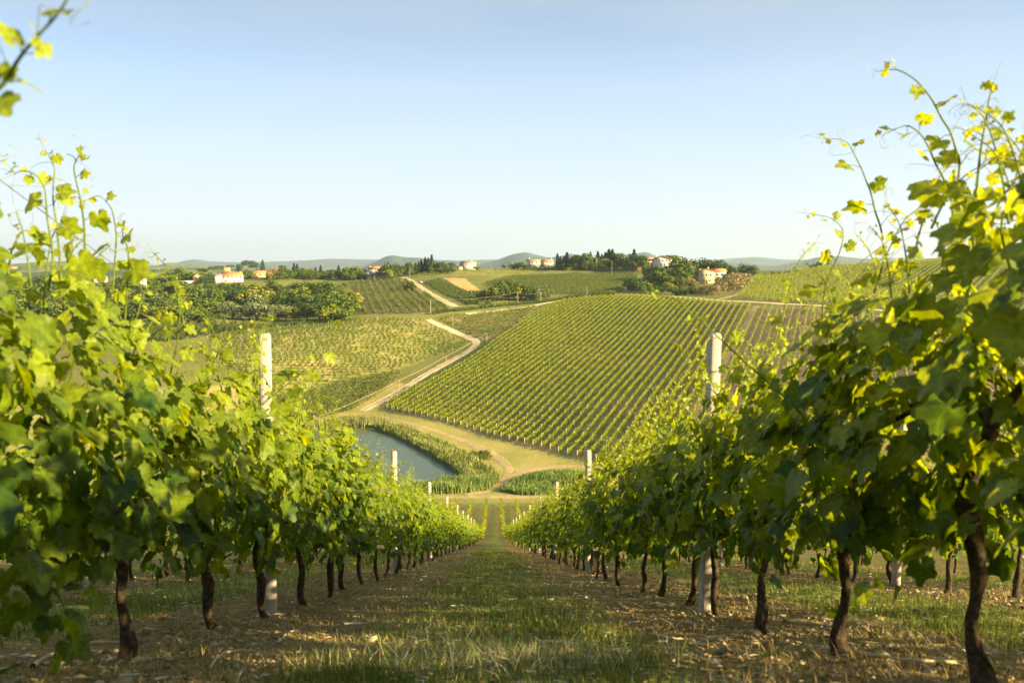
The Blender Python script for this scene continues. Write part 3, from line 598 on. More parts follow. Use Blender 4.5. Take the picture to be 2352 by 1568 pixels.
# ------------------------------------------------------------------ grass, straw, clods and twigs on the near ground
def blades(n_, ylim, rs, hmin, hmax, wid, cols, dens, name, label, cat, xlim=7.5, m=None, lean=.5):
    y = ylim[0]*(ylim[1]/ylim[0])**rs.uniform(0, 1, n_); x = rs.uniform(-1, 1, n_)*np.minimum(xlim, y*.72+.3)
    tc = x-ROWU*y; p = np.abs((tc+1.65) % 3.3); p = np.minimum(p, 3.3-p); keep = rs.uniform(0, 1, n_) < dens(p, x, y); x, y = x[keep], y[keep]; n_ = len(x)
    z = H(x, y); h = rs.uniform(hmin, hmax, n_)*(.6+.8*fbm(x*2.5, y*2.5, 71)); a = rs.uniform(0, 6.28, n_); wv_ = wid*(1+.08*y); ln = rs.uniform(.1, lean, n_)*h; b = rs.uniform(0, 6.28, n_)
    d = np.stack([np.cos(a), np.sin(a), 0*a], 1)*wv_[:, None]/2; l = np.stack([np.cos(b)*ln, np.sin(b)*ln, 0*b], 1); o = np.stack([x, y, z-.01], 1); up = np.stack([0*h, 0*h, h], 1)
    V = np.stack([o-d, o+d, o+d*.7+up*.55+l*.35, o-d*.7+up*.55+l*.35, o+up+l], 1).reshape(-1, 3); k = np.arange(n_)[:, None]*5
    F4 = k+np.array([[0, 1, 2, 3]]); F3_ = k+np.array([[3, 2, 4]]); ci = rs.integers(0, len(cols), n_); cc = np.array(cols)[ci]*rs.uniform(.7, 1.3, n_)[:, None]
    tag(link(name, mesh(name, V, [F4, F3_], np.repeat(cc, 5, 0)), m or M['grass']), label, cat, kind='stuff')
rs = np.random.default_rng(31)
patchy = lambda x, y, s, sc=1.4: np.clip((fbm(x*sc, y*sc, s)-.42)*5, 0, 1)
blades(210000, (2.0, 40), rs, .03, .10, .0035, [(.10,.15,.025), (.14,.18,.03), (.09,.13,.02), (.24,.22,.06)], lambda p, x, y: np.clip((p-.7)/.4, .04, 1)*(.2+.8*patchy(x, y, 81)), 'grass', 'short green grass growing down the middle of the path between the vine rows', 'grass')
blades(120000, (2.0, 36), rs, .015, .07, .0028, [(.40,.30,.11), (.32,.24,.09), (.46,.36,.16), (.26,.18,.07)], lambda p, x, y: .12+.75*patchy(x, y, 85), 'dry_grass', 'dry straw-coloured grass among the green on the path', 'dry grass', m=M['dry'], lean=1.6)
def pale_tufts():
    rs = np.random.default_rng(44)
    P0 = at(1130, 1535, 1.2)
    blades(24000, (2.0, 3.6), rs, .05, .15, .0028, [(.42,.38,.22), (.34,.33,.16), (.50,.46,.32), (.22,.24,.08)], lambda p, x, y: np.clip(1.25-np.hypot((x-P0[0])/.75, (y-P0[1])/.38), 0, 1)*.55, 'pale_grass', 'pale bleached grass tuft at the bottom middle of the path', 'dry grass', m=M['dry'], lean=1.4, xlim=1.6)
pale_tufts()
def clods(n_, rs):
    base = np.array([(1,0,0),(-1,0,0),(0,1,0),(0,-1,0),(0,0,1),(0,0,-1),(.6,.6,.55),(-.6,.6,.5),(.6,-.6,.5),(-.6,-.6,.55)]); F = np.array([(4,6,0),(4,0,8),(4,8,3),(4,3,9),(4,9,1),(4,1,7),(4,7,2),(4,2,6),(0,6,2),(3,8,0),(1,9,3),(2,7,1),(0,2,5),(2,1,5),(1,3,5),(3,0,5)])
    y = 2*(22/2)**rs.uniform(0, 1, n_); x = rs.uniform(-1, 1, n_)*np.minimum(6.5, y*.72+.3); tc = x-ROWU*y; p = np.abs((tc+1.65) % 3.3); p = np.minimum(p, 3.3-p); k = (rs.uniform(0, 1, n_) < np.clip(1.15-p/1.0, .1, 1)*(.3+.7*patchy(x, y, 91)))
    x, y = x[k], y[k]; n_ = len(x); s = rs.lognormal(-4.5, .45, n_); V = base[None]*(s[:, None, None])*rs.uniform(.6, 1.35, (n_, 10, 3)); V[..., 2] *= .65; V += np.stack([x, y, H(x, y)+s*.2], 1)[:, None]
    col = np.array([(.24,.17,.09), (.30,.22,.12), (.17,.115,.06), (.38,.31,.20)])[rs.integers(0, 4, n_)]*rs.uniform(.8, 1.2, n_)[:, None]
    tag(link('soil_clods', mesh('soil_clods', V.reshape(-1, 3), (F[None]+np.arange(n_)[:, None, None]*10).reshape(-1, 3), np.repeat(col, 10, 0)), M['clod']), 'crumbly brown soil clods and small stones under the vine rows', 'soil clods', kind='stuff')
clods(26000, rs)
def litter(n_, rs):                                       # dead leaves and chopped canes lying about
    y = 2*(26/2)**rs.uniform(0, 1, n_); x = rs.uniform(-1, 1, n_)*np.minimum(6.5, y*.72+.3); mb = []; a = rs.uniform(0, 6.28, n_); L = rs.lognormal(-3.9, .6, n_); wv_ = rs.uniform(.0015, .004, n_)*(1+.06*y)
    d = np.stack([np.cos(a), np.sin(a)], 1); e_ = np.stack([-d[:, 1], d[:, 0]], 1); V = []
    for s_, t_ in ((-1, -1), (-1, 1), (1, 1), (1, -1)):
        X = x+d[:, 0]*L*s_+e_[:, 0]*wv_*t_; Y = y+d[:, 1]*L*s_+e_[:, 1]*wv_*t_; V.append(np.stack([X, Y, H(X, Y)+.012+rs.uniform(0, .012, n_)], 1))
    top = np.stack([x, y, H(x, y)+.016+wv_*2], 1); V.append(top); V = np.stack(V, 1).reshape(-1, 3); k = np.arange(n_)[:, None]*5
    F = np.concatenate([k+np.array([[i, (i+1) % 4, 4]]) for i in range(4)]); col = np.array([(.45,.36,.22), (.36,.26,.14), (.55,.47,.33), (.28,.19,.10)])[rs.integers(0, 4, n_)]
    tag(link('dry_litter', mesh('dry_litter', V, F, np.repeat(col, 5, 0)), M['dry']), 'dry straw, twigs and chopped canes strewn over the soil', 'litter', kind='stuff')
litter(5000, rs)
def cane(pxs, r, label, seed):
    P = []
    for i, (px, py) in enumerate(pxs): q = at(px, py, 1.2); q[2] += .012+(.02 if 0 < i < len(pxs)-1 else 0); P.append(q)
    rs = np.random.default_rng(seed); P = spline(P, 18)+rs.normal(0, .002, (18, 3)); mb = MB(); mb.tube(P, np.linspace(r, r*.6, 18)*(1+.1*np.sin(np.arange(18)*2.1)), 6, (.50, .38, .24)); l = P[0]
    o = link('pruned_cane', mesh('pruned_cane', np.concatenate(mb.V)-l, [np.concatenate(v) for v in mb.F.values()], np.concatenate(mb.C), True), M['dry'], loc=l); tag(o, label, 'pruned cane', 'dry pruned canes lying on the soil')
cane([(75,1535),(130,1512),(220,1492),(302,1483)], .011, 'long pale dry cane lying across the soil before the second left trunk', 1)
cane([(100,1530),(160,1517),(215,1507)], .009, 'short pale cane just below the longest cane at bottom left', 2)
cane([(125,1545),(150,1535),(188,1531)], .010, 'stubby whitish cane nearest the bottom left corner', 3)
cane([(480,1542),(510,1518),(560,1505),(640,1508)], .006, 'thin curved grey twig on the soil left of the path', 4)
cane([(640,1478),(665,1462),(690,1450)], .006, 'short twig beside the left edge of the grass path', 5)
cane([(1498,1462),(1540,1474),(1580,1472)], .007, 'slender pale twig at the right edge of the grass path', 6)
cane([(1950,1505),(2000,1520),(2080,1532),(2200,1528)], .010, 'long dry cane lying behind the leaning right trunk', 7)
cane([(2035,1528),(2040,1548),(2046,1566)], .007, 'small dry twig hooked below the long cane at lower right', 8)
cane([(1352,1345),(1372,1318),(1405,1308)], .006, 'forked dry cane beside the second right concrete post', 9)
def stone(px, py, s, label, seed):
    q = at(px, py, 1.2); rs = np.random.default_rng(seed); V = []; n_ = 8; rings = [(-.5, .7), (0, 1), (.45, .8), (.75, .4)]
    for z, r in rings:
        for j in range(n_): a = 2*math.pi*j/n_; V.append((math.cos(a)*r*rs.uniform(.85, 1.15)*s, math.sin(a)*r*rs.uniform(.8, 1.1)*s, z*s*.7*rs.uniform(.9, 1.1)))
    V.append((0, 0, .6*s)); F4 = [(i*n_+j, i*n_+(j+1) % n_, (i+1)*n_+(j+1) % n_, (i+1)*n_+j) for i in range(3) for j in range(n_)]; F3_ = [(3*n_+j, 3*n_+(j+1) % n_, 4*n_) for j in range(n_)]
    o = link('stone', mesh('stone', V, [np.array(F4), np.array(F3_)], np.tile((.55, .42, .28), (len(V), 1)), True), M['clod'], loc=q); tag(o, label, 'stone', 'pale stones on the soil')
stone(672, 1385, .028, 'round pale stone right of the first left concrete post', 1)
stone(256, 1518, .035, 'tan stone at the foot of the second left trunk', 2)
stone(318, 1520, .045, 'broad flat stone right of the second left trunk', 3)
stone(470, 1472, .022, 'small orange-tan stone below the third left trunk', 4)
stone(1640, 1520, .03, 'pale stone low on the soil right of the path', 5)
# ------------------------------------------------------------------ vine rows on the far slopes
ROWPOST = []
def field_rows(key, dirn, spacing, height, width, per_m, size, cols, label, group, gap=0, h0=.45, postevery=None, offset=0, posth=2.3, wobble=.25, minlen=6, name='vine_row', maxrows=80, miss=0):
    P = PW[key]; d = np.array(dirn[:2], float); d /= np.linalg.norm(d); nn_ = np.array([d[1], -d[0]]); s = P@nn_; out = 0
    t0, t1 = (P@d).min(), (P@d).max(); rs = np.random.default_rng(abs(hash(key)) % 1000 if False else sum(map(ord, key)))
    for c in np.arange(s.min()+offset, s.max(), spacing):
        t = np.arange(t0, t1, .5); X = nn_[0]*c+d[0]*t; Y = nn_[1]*c+d[1]*t; ins = inside(X, Y, P)
        if ins.sum()*.5 < minlen: continue
        idx = np.nonzero(ins)[0]; splits = np.split(idx, np.nonzero(np.diff(idx) > 1)[0]+1)
        for sgm in splits:
            if len(sgm)*.5 < minlen: continue
            ta, tb = t[sgm[0]], t[sgm[-1]]; n_ = int((tb-ta)*per_m); tt_ = rs.uniform(ta, tb, n_)
            if gap: ph = ((tt_+c*c*1.37) % gap)/gap; tt_ = tt_-(ph-.5)*gap*.45     # single plants stand apart
            if miss: tt_ = tt_[fbm(tt_/2.2, tt_*0+c, 7) > miss]; n_ = len(tt_)
            if n_ < 3: continue
            f = rs.uniform(0, 1, n_); off = rs.normal(0, .42, n_)*width*(1-.25*f)+wobble*(fbm(tt_/6, tt_*0+c, 4)-.5)
            x = nn_[0]*(c+off)+d[0]*tt_; y = nn_[1]*(c+off)+d[1]*tt_; top = height*(.8+.4*fbm(tt_/2.5, tt_*0+c*3, 2)); z = H(x, y)+h0+(top-h0)*f
            sz = rs.uniform(.6, 1.2, n_)*size; mixv = np.clip(rs.normal(.35+.35*f, .25, n_), 0, 1)[:, None]; col = np.array(cols[0])*(1-mixv)+np.array(cols[1])*mixv
            o3 = np.array([nn_[0]*c+d[0]*ta, nn_[1]*c+d[1]*ta, 0]); o3[2] = float(H(o3[0], o3[1]))
            Vv, Ff, Cc = leaves('lo', np.stack([x, y, z], 1)-o3, rs.normal(size=(n_, 3))+[0, 0, .3], rs.normal(size=(n_, 3)), sz, col, rs)
            tag(link(name, mesh(name, Vv, Ff, Cc), M['leaf_far'], loc=o3), label, 'vine row', group); out += 1
            if postevery:
                for q in np.arange(ta-.4, tb+.5, postevery): ROWPOST.append((nn_[0]*c+d[0]*q, nn_[1]*c+d[1]*q, posth, key))
    return out
GRN = [(.10, .16, .014), (.34, .37, .035)]; DRK = [(.04, .075, .015), (.13, .17, .035)]
cnt = {}
cnt['big'] = field_rows('big', RD, 3.3, 2.0, .62, 44, .29, GRN, 'long trellised vine row climbing the big slope from the valley grass to the ridge track', 'vine rows on the big opposite slope', postevery=7.5, posth=2.45, wobble=.1)
cnt['right'] = field_rows('right', RD, 3.4, 1.9, .5, 30, .27, GRN, 'narrow young vine row on bare brown soil, right of the field lane', 'young vine rows right of the field lane', gap=1.1, postevery=7.5, wobble=.1)
cnt['upper'] = field_rows('upper', (.8, 1), 3.6, 1.9, .7, 16, .36, GRN, 'vine row in the field above the ridge track on the right', 'vine rows above the ridge track', postevery=9, miss=.3)
cnt['brown'] = field_rows('brown', (1, .55), 4.5, 1.2, .4, 4, .25, GRN, 'thin vine row on the brown hill at the far right', 'vine rows on the brown hill', postevery=8, posth=2.2, miss=.4)
cnt['left'] = field_rows('left', (1, .32), 3.4, 1.4, .8, 20, .32, [(.06, .10, .015), (.18, .23, .03)], 'patchy row of young vines in the sunny field left of the gravel track', 'patchy vine rows left of the gravel track', gap=2.6, postevery=6.5, posth=2.3, miss=.36, h0=.15)
cnt['scrub'] = field_rows('scrub', (1, .45), 2.6, 1.9, 1.0, 13, .42, [(.06, .10, .018), (.17, .20, .04)], 'bushy dark green vine row between the young vines and the gravel track', 'bushy rows below the young vines', h0=.1, miss=.2)
cnt['scrub2'] = field_rows('scrub2', (1, .5), 3.0, 1.7, 1.0, 11, .42, [(.06, .10, .018), (.18, .21, .04)], 'bushy vine row in the hollow beyond the bend of the gravel track', 'bushy rows beyond the bend', h0=.1, miss=.36)
cd0 = ray(778, 519); cd0 = cd0/cd0[1]
cnt['central'] = field_rows('central', cd0, 5.2, 2.2, 1.25, 15, .5, [(.06, .10, .018), (.17, .20, .045)], 'broad leafy vine row running down the field below the white terraced house', 'vine rows below the terraced house', h0=.2)
cnt['leftrows'] = field_rows('leftrows', (-.28, 1), 5.4, 3.0, 1.9, 26, .5, [(.04, .07, .013), (.12, .15, .03)], 'thick dark vine row below the wood on the left', 'dark vine rows below the wood', h0=.2)
cnt['mid'] = field_rows('mid', (34, -140), 3.4, 1.9, .9, 9, .42, [(.06, .10, .018), (.14, .17, .035)], 'dark vine row slanting down the field below the conifers', 'vine rows below the conifers', h0=.2)
cnt['top'] = field_rows('top', (1, -.12), 6.0, 1.8, .9, 8, .4, GRN, 'bright vine row along the crest before the gabled white house', 'vine rows on the crest', h0=.2)
cnt['band'] = field_rows('band', (1, -1.6), 4.0, 2.0, 1.4, 14, .5, DRK, 'dark overgrown row beside the orange ploughed plot', 'dark rows beside the ploughed plot', h0=.1)
print('ROWS', cnt, 'posts', len(ROWPOST))
# a thick hedge-like vine row along the far side of the hollow, other long hedges
def hedge(pxs, hgt, wid, label, cols=DRK, per=26, size=.5, dmin=150, name='hedge'):
    P = np.array([at(px, py, dmin) for px, py in pxs]); L = np.concatenate([[0], np.cumsum(np.linalg.norm(np.diff(P[:, :2], axis=0), axis=1))]); n_ = int(L[-1]*per); rs = np.random.default_rng(int(L[-1]*10))
    t = rs.uniform(0, L[-1], n_); x = np.interp(t, L, P[:, 0])+rs.normal(0, .4, n_)*wid; y = np.interp(t, L, P[:, 1])+rs.normal(0, .4, n_)*wid; f = rs.uniform(0, 1, n_)
    z = H(x, y)+f*hgt*(.8+.4*fbm(t/3, t*0, 3)); mixv = rs.uniform(0, 1, n_)[:, None]*(.4+.6*f[:, None]); col = np.array(cols[0])*(1-mixv)+np.array(cols[1])*mixv; o3 = P[0]
    V, F, Cc = leaves('lo', np.stack([x, y, z], 1)-o3, rs.normal(size=(n_, 3)), rs.normal(size=(n_, 3)), rs.uniform(.6, 1.2, n_)*size, col, rs); tag(link(name, mesh(name, V, F, Cc), M['leaf_far'], loc=o3), label, name.replace('_', ' '))
hedge([(992,722),(1060,714),(1130,706),(1200,699),(1244,695)], 2.2, 1.6, 'dark continuous hedge along the far edge of the hollow')
hedge([(1244,695),(1300,686),(1350,682),(1420,679)], 2.0, 1.4, 'low dark hedge behind the left top of the big slope')
hedge([(1205,618),(1240,619),(1274,620),(1300,620)], 5, 2.2, 'clipped dark green hedge before the two joined white houses', [(.03,.07,.015), (.08,.14,.03)], 40)
hedge([(1300,622),(1360,621),(1440,621),(1472,624)], 4, 2.0, 'pale feathery strip of flowering grass below the conifers', [(.30,.28,.10), (.50,.45,.22)], 22, name='tall_grass')
hedge([(590,754),(640,750),(700,745),(760,738)], 2.5, 2.0, 'dark bushy hedge at the upper edge of the young vines')
hedge([(395,658),(440,655),(470,652)], 2.5, 2, 'low hedge below the small orange-roofed house')
# field posts: the 250 that show largest one by one, the others together
fp = MB().box((-.05, -.05, -.2), (.05, .05, 2.3)); fp.box((-.035, -.035, 2.3), (.035, .035, 2.33)); fpm = fp.mesh('vineyard_post'); fpm.materials.append(M['concrete'])
ROWPOST = [p for p in ROWPOST if p[3] != 'left' or R_.random() < .45]; ROWPOST = [(p[0]+(R_.uniform(-1.5, 1.5) if p[3] == 'left' else 0),)+p[1:] for p in ROWPOST]; ROWPOST.sort(key=lambda p: math.hypot(p[0], p[1])*(1.0 if p[3] == 'big' else 1.15))
pl = {'big': 'slim pale post in a vine row of the big opposite slope', 'left': 'slim pale post among the patchy young vines left of the track', 'right': 'slim post in the bare-soil rows right of the field lane', 'upper': 'slim post in the field above the ridge track', 'brown': 'slim post on the brown far-right hill'}
fov = [p for p in ROWPOST if abs(p[0]/p[1]) < .68]
for i, (x, y, h, key) in enumerate(fov[:245]):
    o = link('vineyard_post', fpm, None, None, (x, y, float(H(x, y))), R_.uniform(0, 1), (1.7, 1.7, h/2.3)); o.rotation_euler = (R_.uniform(-.05, .05), R_.uniform(-.05, .05), R_.uniform(0, 1)); tag(o, pl[key], 'post', 'posts of the far vine rows')
mb = MB()
for (x, y, h, key) in fov[245:]: z = float(H(x, y)); mb.box((x-.065, y-.065, z-.1), (x+.065, y+.065, z+h))
tag(mb.build('vineyard_posts', M['concrete']), 'many tiny pale posts in the farther vine rows', 'posts', kind='stuff')
# ------------------------------------------------------------------ trees
def crown_cards(n_, size, shape, rs, cols, clumps=14):
    """leaf clumps spread through a crown volume; shape(u) gives points"""
    cen = shape(clumps, rs); k = rs.integers(0, clumps, n_); rad = rs.uniform(.10, .22, clumps)[k]; d = rs.normal(size=(n_, 3)); d /= np.linalg.norm(d, axis=1)[:, None]
    P = cen[k]+d*(rad*rs.uniform(.55, 1.0, n_)**.5)[:, None]; mv = np.clip(rs.normal(.45, .25, n_)+rs.uniform(-.2, .2, clumps)[k], 0, 1)[:, None]; col = np.array(cols[0])*(1-mv)+np.array(cols[1])*mv
    return leaves('lo', P, d+rs.normal(0, .4, (n_, 3)), rs.normal(size=(n_, 3)), rs.uniform(.6, 1.2, n_)*size, col, rs)
def sh_round(n_, rs):
    d = rs.normal(size=(n_, 3)); d /= np.linalg.norm(d, axis=1)[:, None]; r = rs.uniform(.3, 1, n_)[:, None]**.6; return d*r*np.array([.33, .33, .33])+[0, 0, .52]
def sh_low(n_, rs):
    d = rs.normal(size=(n_, 3)); d /= np.linalg.norm(d, axis=1)[:, None]; r = rs.uniform(.3, 1, n_)[:, None]**.6; return d*r*np.array([.46, .46, .36])+[0, 0, .42]
def sh_tall(n_, rs):
    d = rs.normal(size=(n_, 3)); d /= np.linalg.norm(d, axis=1)[:, None]; r = rs.uniform(.3, 1, n_)[:, None]**.6; return d*r*np.array([.22, .22, .36])+[0, 0, .56]
def sh_umb(n_, rs):
    a = rs.uniform(0, 6.28, n_); r = np.sqrt(rs.uniform(0, 1, n_))*.42; return np.stack([np.cos(a)*r, np.sin(a)*r, .80+.1*(1-r/.42)+rs.uniform(-.06, .04, n_)], 1)
def conifer(rs, cols, w0=.2, n_=620, size=.05, cyp=False):
    z = rs.uniform(.08 if not cyp else .03, 1, n_); prof = (1-z)**(.75)*w0 if not cyp else w0*np.sin(np.pi*np.clip(z*.92+.06, 0, 1))**.6
    tier = 1 if cyp else .55+.45*np.abs(np.sin(z*22)); a = rs.uniform(0, 6.28, n_); r = prof*tier*rs.uniform(.45, 1, n_)**.5; P = np.stack([np.cos(a)*r, np.sin(a)*r, z], 1); d = np.stack([np.cos(a), np.sin(a), .3+0*a], 1)
    mv = np.clip(rs.normal(.4, .3, n_), 0, 1)[:, None]; col = np.array(cols[0])*(1-mv)+np.array(cols[1])*mv; T = np.stack([np.cos(a), np.sin(a), (-.5+0*a) if not cyp else 1.5+0*a], 1)+rs.normal(0, .3, (n_, 3))
    return leaves('lo', P, d+rs.normal(0, .5, (n_, 3)), T, rs.uniform(.6, 1.2, n_)*size, col, rs)
def tree_trunk(rs, h=.5, r=.022, limbs=5, spread=.2):
    mb = MB(); P = [(0, 0, -.04), (.01, 0, h*.5), (rs.uniform(-.03, .03), rs.uniform(-.03, .03), h)]; mb.tube(P, [r*1.3, r, r*.6], 6)
    for k in range(limbs):
        a = k*2.4+rs.uniform(0, 1); z0 = h*rs.uniform(.5, .95); mb.tube([(0, 0, z0), (math.cos(a)*spread*.5, math.sin(a)*spread*.5, z0+.12), (math.cos(a)*spread, math.sin(a)*spread, z0+.22)], [r*.6, r*.4, r*.2], 5)
    return mb
TK = {}
def kind(name, fn, n_=3, **tk):
    TK[name] = []
    for k in range(n_):
        rs = np.random.default_rng(sum(map(ord, name))*7+k); V, F, Cc = fn(rs); TK[name].append((mesh('crown', V, F, Cc), tree_trunk(rs, **tk).mesh('trunk', True)))
kind('broad', lambda r: crown_cards(900, .055, sh_round, r, [(.045, .085, .015), (.17, .21, .03)], 20), 4)
kind('bushy', lambda r: crown_cards(1000, .06, sh_low, r, [(.05, .09, .015), (.20, .24, .035)], 22), 4, h=.3)
kind('darkoak', lambda r: crown_cards(1100, .05, sh_low, r, [(.028, .06, .014), (.10, .145, .025)], 26), 3, h=.3)
kind('yellow', lambda r: crown_cards(900, .055, sh_round, r, [(.12, .15, .02), (.34, .33, .04)], 20), 3)
kind('silver', lambda r: crown_cards(900, .05, sh_tall, r, [(.12, .15, .07), (.27, .30, .15)], 20), 3)
kind('pink', lambda r: crown_cards(1000, .05, sh_low, r, [(.16, .15, .06), (.50, .36, .22)], 22), 3, h=.25)
kind('tallg', lambda r: crown_cards(900, .05, sh_tall, r, [(.05, .095, .018), (.19, .235, .04)], 20), 3)
kind('umbrella', lambda r: crown_cards(700, .05, sh_umb, r, [(.03, .06, .015), (.09, .13, .03)], 22), 2, h=.72, r=.02, spread=.25)
kind('conifer', lambda r: conifer(r, [(.018, .04, .016), (.055, .085, .025)], .25), 4, h=.85, r=.016, limbs=0)
kind('cypress', lambda r: conifer(r, [(.015, .035, .014), (.045, .075, .022)], .085, 560, .04, True), 3, h=.8, r=.014, limbs=0)
kind('bare', lambda r: crown_cards(420, .035, sh_round, r, [(.16, .12, .07), (.34, .25, .13)], 18), 2)
KN = {'broad': ('broadleaf_tree', 'tree'), 'bushy': ('bushy_tree', 'tree'), 'darkoak': ('oak_tree', 'tree'), 'yellow': ('acacia_tree', 'tree'), 'silver': ('willow_tree', 'tree'), 'pink': ('tamarisk_bush', 'bush'), 'tallg': ('poplar_tree', 'tree'),
      'umbrella': ('pine_tree', 'tree'), 'conifer': ('fir_tree', 'tree'), 'cypress': ('cypress_tree', 'tree'), 'bare': ('pale_tree', 'tree')}
def tree(kd, px, py, hpx, label, group=None, dmin=200, d=None, wide=1.0):
    if kd in ('conifer', 'cypress'): hpx *= R_.uniform(.75, 1.12); wide *= R_.uniform(1.0, 1.5)
    if d is None: q = at(px, py, dmin)
    else: x = ray(px, py); x = x[0]/x[1]*d; q = np.array([x, d, float(H(x, d))])
    h = hpx/FPX*q[1]; cm, tm = TK[kd][R_.randrange(len(TK[kd]))]; nm, cat = KN[kd]; r = empty(nm, (q[0], q[1], q[2]-.02*h), R_.uniform(0, 6.28)); wide *= (1.25 if kd not in ('conifer', 'cypress') else 1.15); r.scale = (h*wide*R_.uniform(.92, 1.08), h*wide*R_.uniform(.92, 1.08), h); tag(r, label, cat, group)
    link('crown', cm, M['tree'], r); link('trunk', tm, M['trunk'], r); return r
# the wood filling the hollow on the left
lab_w = {'broad': 'mid green rounded tree in the wood below the farmhouses', 'bushy': 'bushy spreading tree in the wood below the farmhouses', 'darkoak': 'dark dense oak in the wood below the farmhouses', 'yellow': 'yellow-green tree in the wood below the farmhouses', 'tallg': 'tall slim green tree in the wood below the farmhouses'}
rsw = random.Random(3)
for py, hh, n_ in ((738, 36, 30), (726, 38, 32), (712, 38, 32), (698, 36, 32), (684, 30, 32), (673, 20, 32), (664, 11, 32)):
    for i in range(n_):
        px = -30+ (840 if py < 730 else 830)*(i+rsw.uniform(.1, .9))/n_
        if py > 700 and 505 < px < 665: continue
        if px > 808 or (px > 760 and py < 690 and rsw.random() < .4): continue
        kd = rsw.choices(['broad', 'bushy', 'darkoak', 'tallg', 'yellow'], [4, 4, 3, 2, .7])[0]
        if 560 < px < 620 and py < 700: kd = 'yellow'
        if 500 < px < 560 and py < 705: kd = 'darkoak'
        tree(kd, px, py+rsw.uniform(-4, 4), hh*rsw.uniform(.95, 1.5), lab_w[kd], 'trees of the wood on the left', wide=1.3)
for px, py, hp in ((535,733,42),(553,735,40),(572,735,42),(590,735,44),(606,736,42),(622,736,40),(640,735,40),(657,735,38),(520,728,36),(595,722,52)): tree('silver', px, py, hp, 'silvery grey-green willow at the foot of the wood', 'silvery willows in a row', wide=1.1)
for px, py, hp in ((480,738,24),(430,736,22)): tree('pink', px, py, hp, 'greyish flowering bush at the foot of the wood', 'greyish bushes at the wood edge')
# trees along the back of the left ridge
for px, py, hp, kd in ((340,655,22,'bushy'),(352,654,24,'broad'),(368,652,22,'bushy'),(380,650,26,'broad'),(395,648,24,'umbrella'),(415,650,38,'tallg'),(430,650,34,'broad'),(445,648,30,'darkoak'),(478,650,32,'darkoak'),(465,640,24,'umbrella'),(490,632,20,'umbrella'),(505,630,20,'umbrella'),(530,626,18,'umbrella'),(550,628,24,'broad'),(566,640,28,'darkoak'),
                       (575,630,32,'umbrella'),(590,632,28,'umbrella'),(604,632,36,'conifer'),(618,635,30,'bare'),(635,642,36,'bare'),(650,640,34,'broad'),(660,640,30,'broad'),(676,638,34,'conifer'),(683,637,36,'cypress'),(695,640,28,'broad'),(710,640,28,'broad'),(725,638,30,'conifer'),(737,637,28,'conifer'),(750,640,26,'bushy'),(765,640,24,'broad'),(778,638,34,'conifer'),(795,642,30,'tallg'),(808,640,34,'darkoak'),(822,640,34,'bushy'),
                       (205,648,22,'broad'),(190,650,24,'bushy'),(230,652,14,'broad'),(160,652,22,'bushy'),(130,652,20,'broad'),(270,650,18,'bushy'),(288,650,22,'broad'),(345,640,20,'umbrella'),(60,655,22,'broad'),(20,655,24,'bushy'),(95,655,20,'broad')):
    tree(kd, px, py, hp, {'umbrella': 'flat-topped dark pine behind the left farmhouses', 'conifer': 'dark pointed fir behind the left farmhouses', 'cypress': 'slim dark cypress behind the left farmhouses', 'bare': 'sparse pinkish-brown tree on the left ridge'}.get(kd, f'{"dark" if kd=="darkoak" else "green"} {"tall" if kd=="tallg" else "rounded"} tree beside the left farmhouses'), 'trees along the left ridge', dmin=500)
for px, py, hp, kd in ((885,640,38,'darkoak'),(900,640,44,'darkoak'),(915,638,34,'broad'),(893,642,26,'yellow'),(928,634,26,'broad'),(940,634,34,'tallg'),(946,632,28,'conifer'),(955,630,30,'conifer'),(962,628,32,'conifer'),(968,627,30,'conifer'),(977,626,38,'conifer'),(984,626,44,'cypress'),(992,625,42,'conifer'),(1000,625,30,'darkoak'),(1012,624,28,'darkoak'),(1022,624,26,'broad'),(1036,622,26,'darkoak'),(935,625,24,'conifer'),(1058,612,20,'conifer'),(1095,621,14,'bushy'),(938,690-24,26,'bushy'),(948,668,22,'broad'),
                       (835,612,18,'umbrella'),(1170,614,10,'yellow'),(1158,615,12,'broad'),(1190,618,18,'broad'),(1180,618,20,'bushy'),(1200,618,20,'bushy'),(1214,610,14,'conifer')):
    tree(kd, px, py, hp, {'conifer': 'dark pointed fir on the central ridge', 'cypress': 'tall slim cypress on the central ridge', 'yellow': 'small yellow-green tree on the central ridge'}.get(kd, 'rounded dark tree on the central ridge'), 'trees along the central ridge', dmin=500)
# conifers and garden trees between the joined houses and the villa
for px, py, hp, kd in ((1280,618,34,'cypress'),(1287,618,38,'cypress'),(1295,619,40,'cypress'),(1302,619,40,'cypress'),(1309,620,26,'conifer'),(1322,618,30,'broad'),(1330,619,34,'umbrella'),(1338,618,42,'conifer'),(1347,618,40,'broad'),(1356,618,44,'conifer'),(1366,617,36,'broad'),(1373,617,46,'conifer'),(1382,617,42,'conifer'),(1390,617,40,'conifer'),(1398,617,42,'conifer'),(1406,617,44,'conifer'),(1393,619,28,'yellow'),(1376,619,22,'yellow'),(1418,617,38,'tallg'),(1428,617,38,'tallg'),(1438,617,36,'conifer'),(1448,617,36,'tallg'),(1456,616,46,'conifer'),(1464,617,34,'broad'),(1470,618,30,'umbrella'),(1412,619,24,'broad'),(1440,620,22,'bushy'),(1478,605,24,'umbrella'),(1530,605,20,'umbrella'),(1548,608,24,'broad'),(1540,606,22,'umbrella')):
    tree(kd, px, py, hp, {'conifer': 'tall dark fir in the stand left of the villa', 'cypress': 'slim dark cypress right of the joined white houses', 'umbrella': 'flat-topped pine near the villa', 'yellow': 'golden-green shrub tree in front of the fir stand', 'tallg': 'dense upright tree in the stand left of the villa'}.get(kd, 'rounded tree in the stand left of the villa'), 'stand of trees left of the villa', dmin=560)
